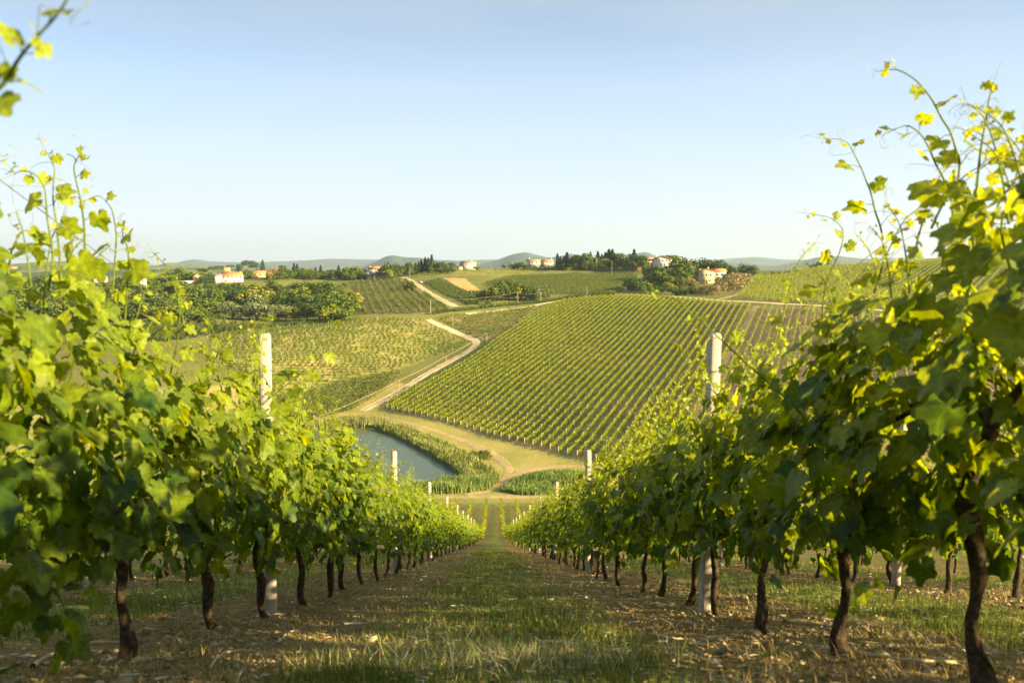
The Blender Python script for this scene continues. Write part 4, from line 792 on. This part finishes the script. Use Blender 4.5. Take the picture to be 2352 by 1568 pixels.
rsf = random.Random(8)
for a, b, stp, py, h0_, h1_, lb in ((556, 830, 8.5, 641, 18, 28, 'rounded tree in the belt right of the long white farmhouse'), (335, 480, 9, 652, 18, 28, 'green tree in the belt left of the long white farmhouse'), (925, 1045, 8, 626, 12, 22, 'dark tree at the foot of the central firs'), (1286, 1480, 7.5, 619, 16, 32, 'leafy tree at the foot of the fir stand'), (0, 215, 12, 656, 18, 28, 'green tree in the belt near the left edge of the photo'), (1480, 1600, 10, 640, 24, 36, 'leafy tree on the slope below the villa')):
    x_ = a
    while x_ < b:
        if any(p_ < x_ < q_ for p_, q_ in ((203, 250), (298, 338), (412, 466), (486, 568), (573, 618))): x_ += 5; continue
        kd = rsf.choice(['broad', 'bushy', 'darkoak', 'tallg', 'conifer' if 'fir' in lb else 'broad']); tree(kd, x_+rsf.uniform(-3, 3), py+rsf.uniform(-2, 3), rsf.uniform(h0_, h1_), lb, 'filler belts of trees on the ridge', dmin=460 if 'villa' in lb else 520); x_ += stp*rsf.uniform(.7, 1.3)
# knoll with the cream house
for px, py, hp, kd in ((1452,668,38,'darkoak'),(1465,670,40,'darkoak'),(1480,672,36,'bushy'),(1492,664,40,'broad'),(1505,668,50,'tallg'),(1518,668,48,'broad'),(1530,664,52,'tallg'),(1545,668,50,'bushy'),(1560,664,56,'broad'),(1575,660,56,'tallg'),(1555,640,56,'broad'),(1568,638,52,'broad'),(1582,655,46,'darkoak'),(1510,640,30,'bushy'),(1528,640,32,'broad'),(1495,645,28,'bushy'),(1535,674,30,'yellow'),(1515,676,26,'darkoak'),(1550,678,26,'bushy'),(1570,678,24,'darkoak'),(1588,676,24,'darkoak'),(1602,674,22,'bushy'),
                       (1612,632,46,'darkoak'),(1628,630,44,'darkoak'),(1645,632,46,'darkoak'),(1660,634,40,'darkoak'),(1675,640,34,'broad'),(1685,640,28,'broad'),(1712,634,34,'darkoak'),(1724,634,30,'darkoak'),(1700,636,20,'broad'),(1668,664,42,'bushy'),(1590,668,18,'darkoak')):
    tree(kd, px, py, hp, {'darkoak': 'dark dense oak on the knoll of the cream house', 'tallg': 'tall green tree on the knoll left of the cream house', 'yellow': 'yellow-green tree on the knoll left of the cream house'}.get(kd, 'leafy green tree on the knoll around the cream house'), 'trees on the knoll of the cream house', dmin=460)
for px, py, hp in ((1585,664,30),(1608,676,26),(1622,678,30),(1638,678,32),(1652,674,36),(1664,668,34),(1678,668,44),(1692,664,46),(1700,660,40)): tree('pink', px, py, hp, 'pinkish flowering tamarisk bush around the cream house', 'tamarisk bushes round the cream house', dmin=460)
for px, py, hp, kd in ((1105,690,26,'bushy'),(1118,690,34,'yellow'),(1130,692,40,'yellow'),(1143,692,40,'broad'),(1155,690,44,'tallg'),(1168,690,42,'broad'),(1180,688,44,'broad'),(1195,690,44,'yellow'),(1208,690,40,'tallg'),(1222,690,40,'broad'),(1150,675,34,'broad'),(1172,670,34,'broad'),(1190,672,30,'broad'),(1213,678,32,'darkoak'),(1230,690,36,'bushy'),(1240,690,34,'silver'),(1252,688,34,'tallg'),(1262,686,30,'tallg'),(1090,698,16,'bushy'),(1075,700,14,'darkoak'),(1120,700,18,'bushy')):
    tree(kd, px, py, hp, {'yellow': 'bright yellow-green tree in the clump beyond the hollow', 'silver': 'silvery tree at the right of the clump beyond the hollow', 'darkoak': 'small dark tree in the clump beyond the hollow'}.get(kd, 'green tree in the clump beyond the hollow'), 'clump of trees beyond the hollow', dmin=480)
for px, py, hp, kd in ((1870,617,14,'darkoak'),(1882,614,16,'broad'),(1900,612,12,'broad'),(1790,632,12,'bushy'),(1775,634,12,'bushy'),(1810,630,12,'bushy'),(1760,634,10,'bushy'),(1830,628,10,'bushy')): tree(kd, px, py, hp, 'small dark tree on the skyline of the right field' if hp > 12 else 'low bush behind the crest of the right field', 'small trees behind the right field', dmin=560)
# shrubs by the pond
for px, py, hp, kd in ((1098,1054,26,'bushy'),(1112,1050,24,'darkoak'),(1085,1048,16,'bushy'),(1125,1055,14,'yellow')): tree(kd, px, py, hp, {'darkoak': 'dark round shrub on the bank right of the pond', 'yellow': 'small yellowish shrub on the bank right of the pond', 'bushy': 'green shrub on the bank right of the pond'}[kd], 'shrubs by the pond', dmin=200, wide=1.2)
# ------------------------------------------------------------------ reeds
def reeds(polys, n_, label, hgt, cols, seed):
    rs = np.random.default_rng(seed); X, Y = [], []
    for P in polys:
        P = poly(P, 175); lo, hi = P.min(0), P.max(0); a = rs.uniform(lo, hi, (n_*3, 2)); k = inside(a[:, 0], a[:, 1], P); X.append(a[k, 0][:n_]); Y.append(a[k, 1][:n_])
    x = np.concatenate(X); y = np.concatenate(Y); n_ = len(x); z = H(x, y); a = rs.uniform(0, 6.28, n_); h = hgt*rs.uniform(.6, 1.15, n_)*(.45+1.0*fbm(x/5, y/5, 12)); wv_ = rs.uniform(.06, .16, n_)
    d = np.stack([np.cos(a), np.sin(a), 0*a], 1)*wv_[:, None]; l = rs.normal(0, .25, (n_, 3))*h[:, None]*.5; l[:, 2] = 0; o = np.stack([x, y, z-.1], 1); up = np.stack([0*h, 0*h, h], 1)
    V = np.stack([o-d, o+d, o+d*.8+up*.6+l*.4, o-d*.8+up*.6+l*.4, o+up+l], 1).reshape(-1, 3); k = np.arange(n_)[:, None]*5; mv = rs.uniform(0, 1, n_)[:, None]; col = np.array(cols[0])*(1-mv)+np.array(cols[1])*mv; col = col*(.6+.8*fbm(x/5, y/5, 77))[:, None]
    tag(link('reeds', mesh('reeds', V, [k+np.array([[0, 1, 2, 3]]), k+np.array([[3, 2, 4]])], np.repeat(col, 5, 0)), M['reed']), label, 'reeds', kind='stuff')
reeds([[(850,982),(900,978),(950,990),(1010,1015),(1060,1035),(1085,1050),(1100,1065),(1130,1085),(1148,1100),(1140,1112),(1080,1112),(1062,1098),(1040,1080),(1000,1054),(950,1026),(900,1000)]], 16000, 'dense green reed bank along the far right shore of the pond', 2.0, [(.10, .15, .035), (.34, .33, .11)], 1)
reeds([[(1000,1110),(1060,1108),(1140,1112),(1120,1126),(1060,1134),(1000,1134),(940,1132),(940,1118)]], 6000, 'low green reeds on the near shore of the pond', 2.2, [(.12, .18, .045), (.28, .33, .10)], 2)
reeds([[(700,975),(800,966),(860,966),(900,975),(850,982),(780,981),(700,984)]], 5000, 'pale sunlit reeds on the far left shore of the pond', 2.4, [(.16, .17, .06), (.36, .34, .14)], 3)
reeds([[(1148,1128),(1170,1112),(1200,1098),(1240,1086),(1300,1084),(1360,1088),(1370,1125),(1280,1136),(1200,1138)]], 7000, 'patch of deep green reeds right of the valley path', 1.5, [(.09, .15, .04), (.22, .29, .08)], 4)
# ------------------------------------------------------------------ houses
def wbox(mb, w_, d_, h, x=0, y=0, z=-3): return mb.box((x-w_/2, y-d_/2, z), (x+w_/2, y+d_/2, h))
def gable(mb, w_, d_, h, rise, ov=.5, x=0, y=0, axis='x', th=.25):
    """roof slab pair with ridge along axis"""
    a, b = (w_/2+ov, d_/2+ov) if axis == 'x' else (d_/2+ov, w_/2+ov); drop = rise*ov/(b-ov)
    sec = [(-b, h-drop), (0, h+rise), (b, h-drop), (b, h-drop+th), (0, h+rise+th), (-b, h-drop+th)]; V = []
    for e_ in (-a, a):
        for p, z in sec: V.append((x+e_, y+p, z) if axis == 'x' else (x+p, y+e_, z))
    mb.add(V, [(0, 1, 7, 6), (1, 2, 8, 7), (2, 3, 9, 8), (3, 4, 10, 9), (4, 5, 11, 10), (5, 0, 6, 11)]); mb.F.setdefault(4, []).append(np.array([(0, 5, 4, 1), (1, 4, 3, 2), (6, 7, 10, 11), (7, 8, 9, 10)])+mb.n-12); return mb
def gwall(mb, w_, d_, h, rise, x=0, y=0, axis='x'):      # wall box with gable ends
    a, b = (w_/2, d_/2) if axis == 'x' else (d_/2, w_/2); sec = [(-b, -3), (b, -3), (b, h), (0, h+rise), (-b, h)]; V = []
    for e_ in (-a, a):
        for p, z in sec: V.append((x+e_, y+p, z) if axis == 'x' else (x+p, y+e_, z))
    mb.add(V, [(0, 1, 6, 5), (1, 2, 7, 6), (2, 3, 8, 7), (3, 4, 9, 8), (4, 0, 5, 9)]); mb.F.setdefault(5, []).append(np.array([(0, 4, 3, 2, 1), (5, 6, 7, 8, 9)])+mb.n-10); return mb
def windows(root, spots, face_y, w_=1.0, h=1.3, shutter=True, side=None):
    for (x, z) in spots:
        f = MB(); sgn = -1
        if side is None:
            f.box((x-w_/2-.1, face_y-.10, z-.1), (x+w_/2+.1, face_y-.005, z+h+.1)); o = f.build('window', M['shutter'] if shutter else M['plaster'], root)
            p = MB().box((x-w_/2, face_y-.14, z), (x+w_/2, face_y-.103, z+h)); p.build('pane', M['glass'], o)
        else:
            X, y = side, x; s = 1 if X > 0 else -1
            f.box((min(X+s*.005, X+s*.10), y-w_/2-.1, z-.1), (max(X+s*.005, X+s*.10), y+w_/2+.1, z+h+.1)); o = f.build('window', M['shutter'], root)
            MB().box((min(X+s*.103, X+s*.14), y-w_/2, z), (max(X+s*.103, X+s*.14), y+w_/2, z+h)).build('pane', M['glass'], o)
def chimney(roof, x, y, z0, z1, m='cream'): MB().box((x-.4, y-.4, z0), (x+.4, y+.4, z1)).box((x-.55, y-.55, z1+.003), (x+.55, y+.55, z1+.25)).build('chimney', M[m], roof)
def house(px, py, rz, label, name='farmhouse', cat='house', d=None, dmin=450, up=0):
    if d: x = ray(px, py); x = x[0]/x[1]*d; q = np.array([x, d, float(H(x, d))])
    else: q = at(px, py, dmin)
    q[2] += up; face = -math.atan2(q[0], q[1]); r = empty(name, q, face+rz); tag(r, label, cat); return r
# cream two-part house on the knoll
r = house(1628, 650, .35, 'cream two-part house with terracotta roofs among tamarisks on the knoll', dmin=500)
mb = MB(); gwall(mb, 10.5, 9, 8.2, 1.5, -3, 0, 'y'); mb.build('wall', M['cream'], r)
mb = MB(); wbox(mb, 9.5, 8, 8.4, 7.2, 2.5); mb.build('wing_wall', M['plaster'], r)
mb = MB(); gable(mb, 10.5, 9, 8.2, 1.5, .6, -3, 0, 'y'); rf = mb.build('roof', M['tile'], r); chimney(rf, -.5, 1, 8.2, 11.2); chimney(rf, -6, 2, 8.2, 10)
mb = MB(); gable(mb, 9.5, 8, 8.4, 1.6, .6, 7.2, 2.5, 'x'); mb.build('wing_roof', M['tile'], r)
windows(r, [(-6, 5.2), (-3.2, 5.2), (-.3, 5.2), (-5, 1.5), (-1, 1.5)], -4.5); windows(r, [(5.5, 5.4), (9, 5.4)], -1.5)
MB().box((-3.5, -4.62, -.2), (-2.3, -4.505, 2.2)).build('door', M['shutter'], r)
# villa on the right of the ridge
r = house(1513, 611, .10, 'large villa with a wide white gable and open corner balcony on the ridge', 'villa', dmin=600)
mb = MB(); gwall(mb, 16, 14, 6.2, 3.0, 2.5, 0, 'y'); mb.build('wall', M['plaster'], r)
mb = MB(); wbox(mb, 6.5, 11, 6.0, -8.7, 1); mb.build('wing_wall', M['brick'], r)
mb = MB(); gable(mb, 16, 14, 6.2, 3.0, .9, 2.5, 0, 'y'); rf = mb.build('roof', M['tile'], r); chimney(rf, -2, 2, 7, 10.5, 'plaster')
mb = MB(); gable(mb, 7.2, 11, 6.0, 1.6, .6, -8.9, 1, 'x'); mb.build('wing_roof', M['tile'], r)
windows(r, [(0, 4.2), (3, 4.2), (6, 4.2), (1.5, .8), (4.5, .8)], -7); windows(r, [(-10.5, 4.0), (-8, 4.0)], -4.5)
mb = MB().box((-11.8, -6.6, 3.1), (-5.6, -4.51, 3.35)); mb.box((-11.7, -6.5, -1), (-11.4, -6.2, 3.1)).box((-8.7, -6.5, -1), (-8.4, -6.2, 3.1)).box((-6.1, -6.5, -1), (-5.8, -6.2, 3.1)).box((-11.8, -6.6, 3.353), (-5.6, -6.5, 4.3)); mb.build('balcony', M['plaster'], r)
# two joined white houses
r = house(1225, 613, .12, 'white house with tan tiled roof, left of the two joined white houses', dmin=600)
gwall(MB(), 13, 9, 5.8, 1.7).build('wall', M['plaster'], r); rf = gable(MB(), 13, 9, 5.8, 1.7, .6).build('roof', M['tiletan'], r); chimney(rf, -4, 0, 7, 9.3, 'plaster'); windows(r, [(-4.5, 3.6), (-1, 3.6), (2.5, 3.6)], -4.5)
q1 = Vector(r.location); dirx = Vector((math.cos(r.rotation_euler[2]), math.sin(r.rotation_euler[2]), 0))
r2 = empty('farmhouse', q1+dirx*13.4, r.rotation_euler[2]); tag(r2, 'white house with bright red tiled roof, right of the two joined white houses', 'house')
gwall(MB(), 12.6, 9.6, 5.6, 1.8).build('wall', M['plaster'], r2); rf = gable(MB(), 12.6, 9.6, 5.6, 1.8, .55).build('roof', M['tile'], r2); chimney(rf, 5, 0, 6.6, 8.8, 'plaster'); windows(r2, [(-4, 3.5), (0, 3.5), (3.8, 3.5), (-4, .6)], -4.8)
r = house(1318, 615, .5, 'tan stone house half hidden behind pines beside the cypresses', dmin=600)
gwall(MB(), 12, 9, 6.2, 1.6).build('wall', M['cream'], r); rf = gable(MB(), 12, 9, 6.2, 1.6, .6).build('roof', M['tiletan'], r); chimney(rf, -2, 1, 7, 9.6, 'plaster'); windows(r, [(-3.5, 4), (0, 4), (3.5, 4)], -4.5)
# gabled white house at the centre of the ridge
r = house(1076, 619, .35, 'small white house with a shallow tan roof alone on the central crest', dmin=600)
gwall(MB(), 12, 9.5, 6.4, 1.3).build('wall', M['plaster'], r); rf = gable(MB(), 12, 9.5, 6.4, 1.3, .7).build('roof', M['tiletan'], r); chimney(rf, 3, 0, 7, 8.8); windows(r, [(-4, 4.2), (3.8, 4.2)], -4.75); windows(r, [(-2, 4.2), (2, 4.2)], 0, side=-6.0)
gwall(MB(), 5, 5, 2.4, .9, -8.6, -1).build('annex_wall', M['plaster'], r); gable(MB(), 5, 5, 2.4, .9, .4, -8.6, -1).build('annex_roof', M['tiletan'], r)
# terraced house above the central field
r = house(862, 638, .05, 'white house with pyramid red roof and a shaded terrace above the vine field', dmin=600)
mb = MB(); wbox(mb, 15, 9, 3.4); mb.build('ground_floor', M['plaster'], r)
mb = MB(); mb.box((-6.2, -5.4, 3.41), (7.8, 4.3, 8.2)); mb.build('upper_floor', M['plaster'], r)
V = [(-7, -6.2, 8.2), (8.6, -6.2, 8.2), (8.6, 5.1, 8.2), (-7, 5.1, 8.2), (-1.2, -.5, 11), (2.8, -.5, 11)]
mb = MB(); mb.add(V, [(0, 1, 5, 4), (2, 3, 4, 5), (0, 3, 2, 1)]); mb.F.setdefault(3, []).append(np.array([(1, 2, 5), (3, 0, 4)])+mb.n-6); rf = mb.build('roof', M['tile'], r); chimney(rf, -4.5, 1, 8.3, 11); chimney(rf, 5, -2, 8.3, 10.6, 'tile')
mb = MB().box((-9.5, -7, 3.1), (-6.2, -4.51, 3.38)); mb.box((-9.4, -6.9, -1), (-9.1, -6.6, 3.1)).box((-9.5, -7, 3.383), (-6.21, -6.9, 4.3)); mb.build('balcony', M['plaster'], r)
windows(r, [(-3, 1), (1, .8), (5, 1)], -4.5, 1.6, 1.6)
MB().box((-10, -9.5, -3), (9, -9.2, 1.0)).build('terrace_wall', M['brick'], r)
# long white farmhouse on the left ridge
r = house(526, 648, .22, 'long white farmhouse with a wide terracotta roof on the left ridge', dmin=560)
r.scale = (.88,)*3; gwall(MB(), 22, 10, 6.0, 3.4, 1.5).build('wall', M['plaster'], r); rf = gable(MB(), 19, 10, 6.0, 3.6, .6, 3).build('roof', M['tile'], r); chimney(rf, 10.5, -1, 7.6, 10.4); chimney(rf, 1.5, 0, 8, 10)
gwall(MB(), 5, 9, 5.8, 1.4, -11.5, -1.5).build('annex_wall', M['plaster'], r); gable(MB(), 5, 9, 5.8, 1.4, .3, -11.5, -1.5).build('annex_roof', M['tiletan'], r)
windows(r, [(-6, 4), (-2, 4), (2, 4), (6, 4), (10, 4), (-4, .6), (4, .6), (8, .6)], -5)
r = house(453, 650, .2, 'narrow orange house with a low wall, left of the long white farmhouse', dmin=560); gwall(MB(), 7, 7, 6, 1.6, axis='y').build('wall', M['brick'], r); gable(MB(), 7, 7, 6, 1.6, .4, axis='y').build('roof', M['tile'], r); windows(r, [(-1.5, 3.6), (1.5, 3.6)], -3.5)
MB().box((-18, -5, -3), (-3.6, -4.7, 2.2)).build('garden_wall', M['plaster'], r)
r = house(594, 637, .1, 'low building with orange roofs right of the long white farmhouse', 'barn', 'barn', dmin=600); gwall(MB(), 12, 8, 4.6, 1.4).build('wall', M['brick'], r); gable(MB(), 12, 8, 4.6, 1.4, .5).build('roof', M['tile'], r); gwall(MB(), 7, 7, 3.4, 1, 10).build('shed_wall', M['brick'], r); gable(MB(), 7, 7, 3.4, 1, .4, 10).build('shed_roof', M['tile'], r); windows(r, [(-3, 2), (1, 2)], -4)
r = house(319, 657, .3, 'small white two-storey house with a bright orange roof near the left edge', dmin=560); gwall(MB(), 10, 8, 6.4, 1.6).build('wall', M['plaster'], r); gable(MB(), 10, 8, 6.4, 1.6, .4).build('roof', M['tile'], r); windows(r, [(-2.5, 4), (2, 4), (-2.5, .8), (2, .8)], -4)
r = house(230, 648, .2, 'low house with dark panels on its orange roof, left of the small white house', dmin=560); gwall(MB(), 11, 8, 3.6, 1.8).build('wall', M['plaster'], r); gable(MB(), 11, 8, 3.6, 1.8, .4).build('roof', M['tile'], r); windows(r, [(-3, 1.6), (2, 1.6)], -4)
MB().add([(-5, -4.1, 3.96), (-.5, -4.1, 3.96), (-.5, -.6, 5.52), (-5, -.6, 5.52), (-5, -4.15, 4.06), (-.5, -4.15, 4.06), (-.5, -.65, 5.62), (-5, -.65, 5.62)], [(4, 5, 6, 7), (0, 1, 5, 4), (1, 2, 6, 5), (2, 3, 7, 6), (3, 0, 4, 7)]).build('solar_panel', M['panel'], r)
r = house(382, 662, .1, 'row of low white sheds at the top of the wood', 'shed', 'shed', dmin=540); wbox(MB(), 9, 5, 2.6).build('wall', M['plaster'], r); MB().box((-4.9, -2.9, 2.603), (4.9, 2.9, 2.85)).build('roof', M['tiletan'], r); wbox(MB(), 4, 4, 3.1, 7).build('shed_wall', M['plaster'], r); windows(r, [(-2, .8), (2, .8)], -2.5)
# far hamlet houses on the left hills
for i, (px, py, lab) in enumerate(((30, 612, 'tiny pale house on the far left hillside, first from the edge'), (133, 608, 'tiny pale house on the far left hill crest'), (318, 609, 'tiny pale house on the far hill above the small white house'), (520, 622, 'tiny brick-red farm on the far hillside above the long farmhouse'))):
    r = house(px, py, .3, lab, dmin=1200); gwall(MB(), 16, 12, 8, 3).build('wall', M['cream' if i != 3 else 'brick'], r); gable(MB(), 16, 12, 8, 3, .8).build('roof', M['tile'], r)
# parked white car on the white road
q = at(966, 650, 450); r = empty('parked_car', q, -.9); tag(r, 'small white car on the pale road in the middle distance', 'car')
mb = MB(); prof = [(-2.1, .3), (2.1, .3), (2.15, .8), (1.3, .95), (.7, 1.42), (-1.2, 1.45), (-1.95, .95), (-2.15, .85)]; V = [(x, -.85, z) for x, z in prof]+[(x, .85, z) for x, z in prof]; n_ = 8
mb.add(V, [(i, (i+1) % n_, n_+(i+1) % n_, n_+i) for i in range(n_)]); mb.F.setdefault(8, []).extend([np.array([[7, 6, 5, 4, 3, 2, 1, 0]]), np.array([[8, 9, 10, 11, 12, 13, 14, 15]])]); mb.build('body', M['carpaint'], r)
for sx in (-1.3, 1.3):
    for sy in (-.8, .8): wb = MB(); wb.tube([(sx, sy-.12, .32), (sx, sy+.12, .32)], [.32, .32], 12); wb.build('wheel', M['rubber'], r)
mb = MB().box((-1.05, -.87, .98), (.75, -.853, 1.32)).box((-1.05, .853, .98), (.75, .87, 1.32)); mb.build('side_window', M['glass'], r)
# ------------------------------------------------------------------ poles and cables
def pole(px, y0, y1, label, dmin=150, r=.11, m='wood', arm=False, d=None):
    q = at(px, y1, dmin); h = (y1-y0)/FPX*q[1]; mb = MB(); mb.tube([(0, 0, -.3), (0, 0, h*.5), (0, 0, h)], [r*1.15, r, r*.8], 7); o = mb.build('utility_pole', M[m], None, q)
    if arm: MB().box((-.6, -.05, h-.5), (.6, .05, h-.38)).build('crossarm', M[m], o)
    tag(o, label, 'pole', 'utility poles across the valley'); return q+np.array([0, 0, h])
def cable(P, sag, label, r=.03, m='rope'):
    Q = []
    for a, b in zip(P[:-1], P[1:]):
        for t in np.linspace(0, 1, 12, endpoint=False): Q.append(a*(1-t)+b*t-np.array([0, 0, 4*sag*t*(1-t)]))
    Q.append(P[-1]); mb = MB(); mb.tube(Q, r, 4, cap=False); tag(mb.build('cable', M[m]), label, 'cable')
a = pole(1118, 764, 789, 'slim pole at the bend of the gravel track holding the pale cable'); b = pole(1025, 817, 842, 'pole halfway along the gravel track under the pale cable'); c = pole(918, 872, 902, 'pole on the left verge of the gravel track above the pond'); d_ = pole(735, 955, 985, 'pole at the left end of the gravel track behind the vines')
cable([a, b, c, d_], .5, 'pale sagging cable along the gravel track', .055)
a = pole(989, 688.5, 722, 'thick wooden pole at the top end of the gravel track', r=.2); b = pole(1189, 671, 696, 'pale pole in front of the tree clump', r=.16); c = pole(1242, 670, 693, 'wooden pole right of the tree clump', r=.14); e_ = pole(1348, 658, 684, 'pole at the left shoulder of the big slope', r=.12)
cable([a, b, c, e_], 1.5, 'thin cable from the track end past the tree clump', .035)
pole(965, 697, 720, 'thin pole left of the thick wooden pole'); pole(1040, 723, 750, 'thin pole beside the hollow'); pole(1083, 660, 680, 'thin pole below the orange plot'); 
f1 = pole(1370, 592, 622, 'pale pole below the fir stand', r=.2, m='concrete', dmin=600, arm=True); f2 = pole(1405, 598, 637, 'slim pole in the dark rows below the fir stand', dmin=560); pole(995, 608, 624, 'wooden pole beside the central firs', dmin=600, arm=True); pole(790+0, 613, 640, 'pole by the trees left of the terraced house', dmin=600); pole(1808, 586, 621, 'lone pole on the skyline of the right field', dmin=560); pole(941, 612, 636, 'wooden pole left of the central firs', dmin=600); pole(1127, 600, 622, 'thin mast on the crest right of the small white house', dmin=600)
# ------------------------------------------------------------------ far hills, layer behind layer
def ridge(name, d, prof, col, depth, seed, rough=.3, px0=-500, px1=2850):
    """prof: (px, py) of the skyline; a solid hill range with its own front slope"""
    pxs = np.linspace(px0, px1, 900); py = np.interp(pxs, [p[0] for p in prof], [p[1] for p in prof]); py = np.convolve(np.pad(py, 2, 'edge'), np.ones(5)/5, 'valid')
    top = np.array([pt(a, b, d) for a, b in zip(pxs, py)]); k = 14; rows = []; base_z = -140.
    for i in range(k):
        f = i/(k-1); y = top[:, 1]-depth*(1-f)+(fbm(pxs/25, pxs*0+i*.7, seed)-.5)*depth*.12; x = top[:, 0]*(y/top[:, 1]); prof_f = math.sin(f*math.pi/2)**1.1
        z = base_z+(top[:, 2]-base_z)*prof_f*(1-.16*(1-f)*fbm(pxs/18, pxs*0+i*.6, seed+5))+(fbm(pxs/9, pxs*0+i, seed+9)-.5)*rough*d/FPX*6*(.3+.7*(1-f)); rows.append(np.stack([x, y, z], 1))
    for y_ in (1.03, 1.12): rows.append(np.stack([top[:, 0]*y_, top[:, 1]*y_, top[:, 2]*(1 if y_ < 1.05 else 0)-(y_-1)*d*.25], 1))
    V = np.stack(rows).reshape(-1, 3); n_ = len(pxs); m = len(rows); a_ = np.arange(m-1)[:, None]*n_+np.arange(n_-1)[None]; F = np.stack([a_, a_+1, a_+n_+1, a_+n_], -1).reshape(-1, 4)
    nn_ = fbm(V[:, 0]/(d*.03), V[:, 1]/(d*.03), seed+3)[:, None]; col = np.array(col[0])*(1-nn_)+np.array(col[1])*nn_
    tag(link(name, mesh(name, V, F, col, True), M['hills']), kind='structure')
GH = [(.05, .085, .03), (.26, .26, .11)]
ridge('hills', 2300, [(-500,606),(0,608),(60,604),(110,600),(150,601),(210,606),(290,602),(330,609),(400,612),(520,619),(640,640),(900,660),(2850,660)], GH, 700, 1)
ridge('hills', 4200, [(-500,622),(350,616),(372,606),(390,603),(420,605),(450,608),(520,611),(640,618),(760,622),(900,625),(1200,640),(2850,640)], GH, 900, 2)
ridge('hills', 7000, [(-500,622),(800,622),(846,609),(870,596),(890,587),(905,586),(930,591),(965,592),(1000,597),(1040,598),(1100,608),(1150,594),(1180,583),(1210,579),(1225,583),(1260,592),(1290,588),(1310,581),(1335,590),(1380,596),(1430,586),(1465,582),(1485,578),(1510,590),(1560,602),(1640,600),(1700,606),(1780,610),(1840,600),(1880,590),(1930,588),(1960,592),(2060,600),(2200,604),(2850,606)], [(.035,.06,.05), (.10,.125,.09)], 2500, 3)  # blue of the haze is mixed into the two farthest ranges' colours
ridge('mountains', 11000, [(-500,616),(380,612),(420,599),(450,595),(480,600),(560,603),(700,598),(760,594),(860,596),(1000,600),(1120,596),(1300,600),(1500,602),(1620,598),(1700,592),(1740,590),(1800,596),(1900,597),(2050,592),(2200,594),(2850,600)], [(.05,.075,.07), (.11,.13,.12)], 3500, 4, .2)
# ------------------------------------------------------------------ haze: one box of even air round everything
hz = MB().box((-16000, -400, -260), (16000, 14500, 330)).build('haze', None); hz['kind'] = 'stuff'; hz['label'] = 'thin pale summer haze over the valley and hills'; hz['category'] = 'haze'
hm = bpy.data.materials.new('haze'); hm.use_nodes = True; hn = hm.node_tree; hn.nodes.remove(hn.nodes['Principled BSDF']); pv_ = hn.nodes.new('ShaderNodeVolumePrincipled')
pv_.inputs['Color'].default_value = (.66, .83, 1, 1); pv_.inputs['Density'].default_value = .00007; pv_.inputs['Anisotropy'].default_value = .2; hn.links.new(pv_.outputs[0], hn.nodes['Material Output'].inputs['Volume']); hz.data.materials.clear(); hz.data.materials.append(hm)
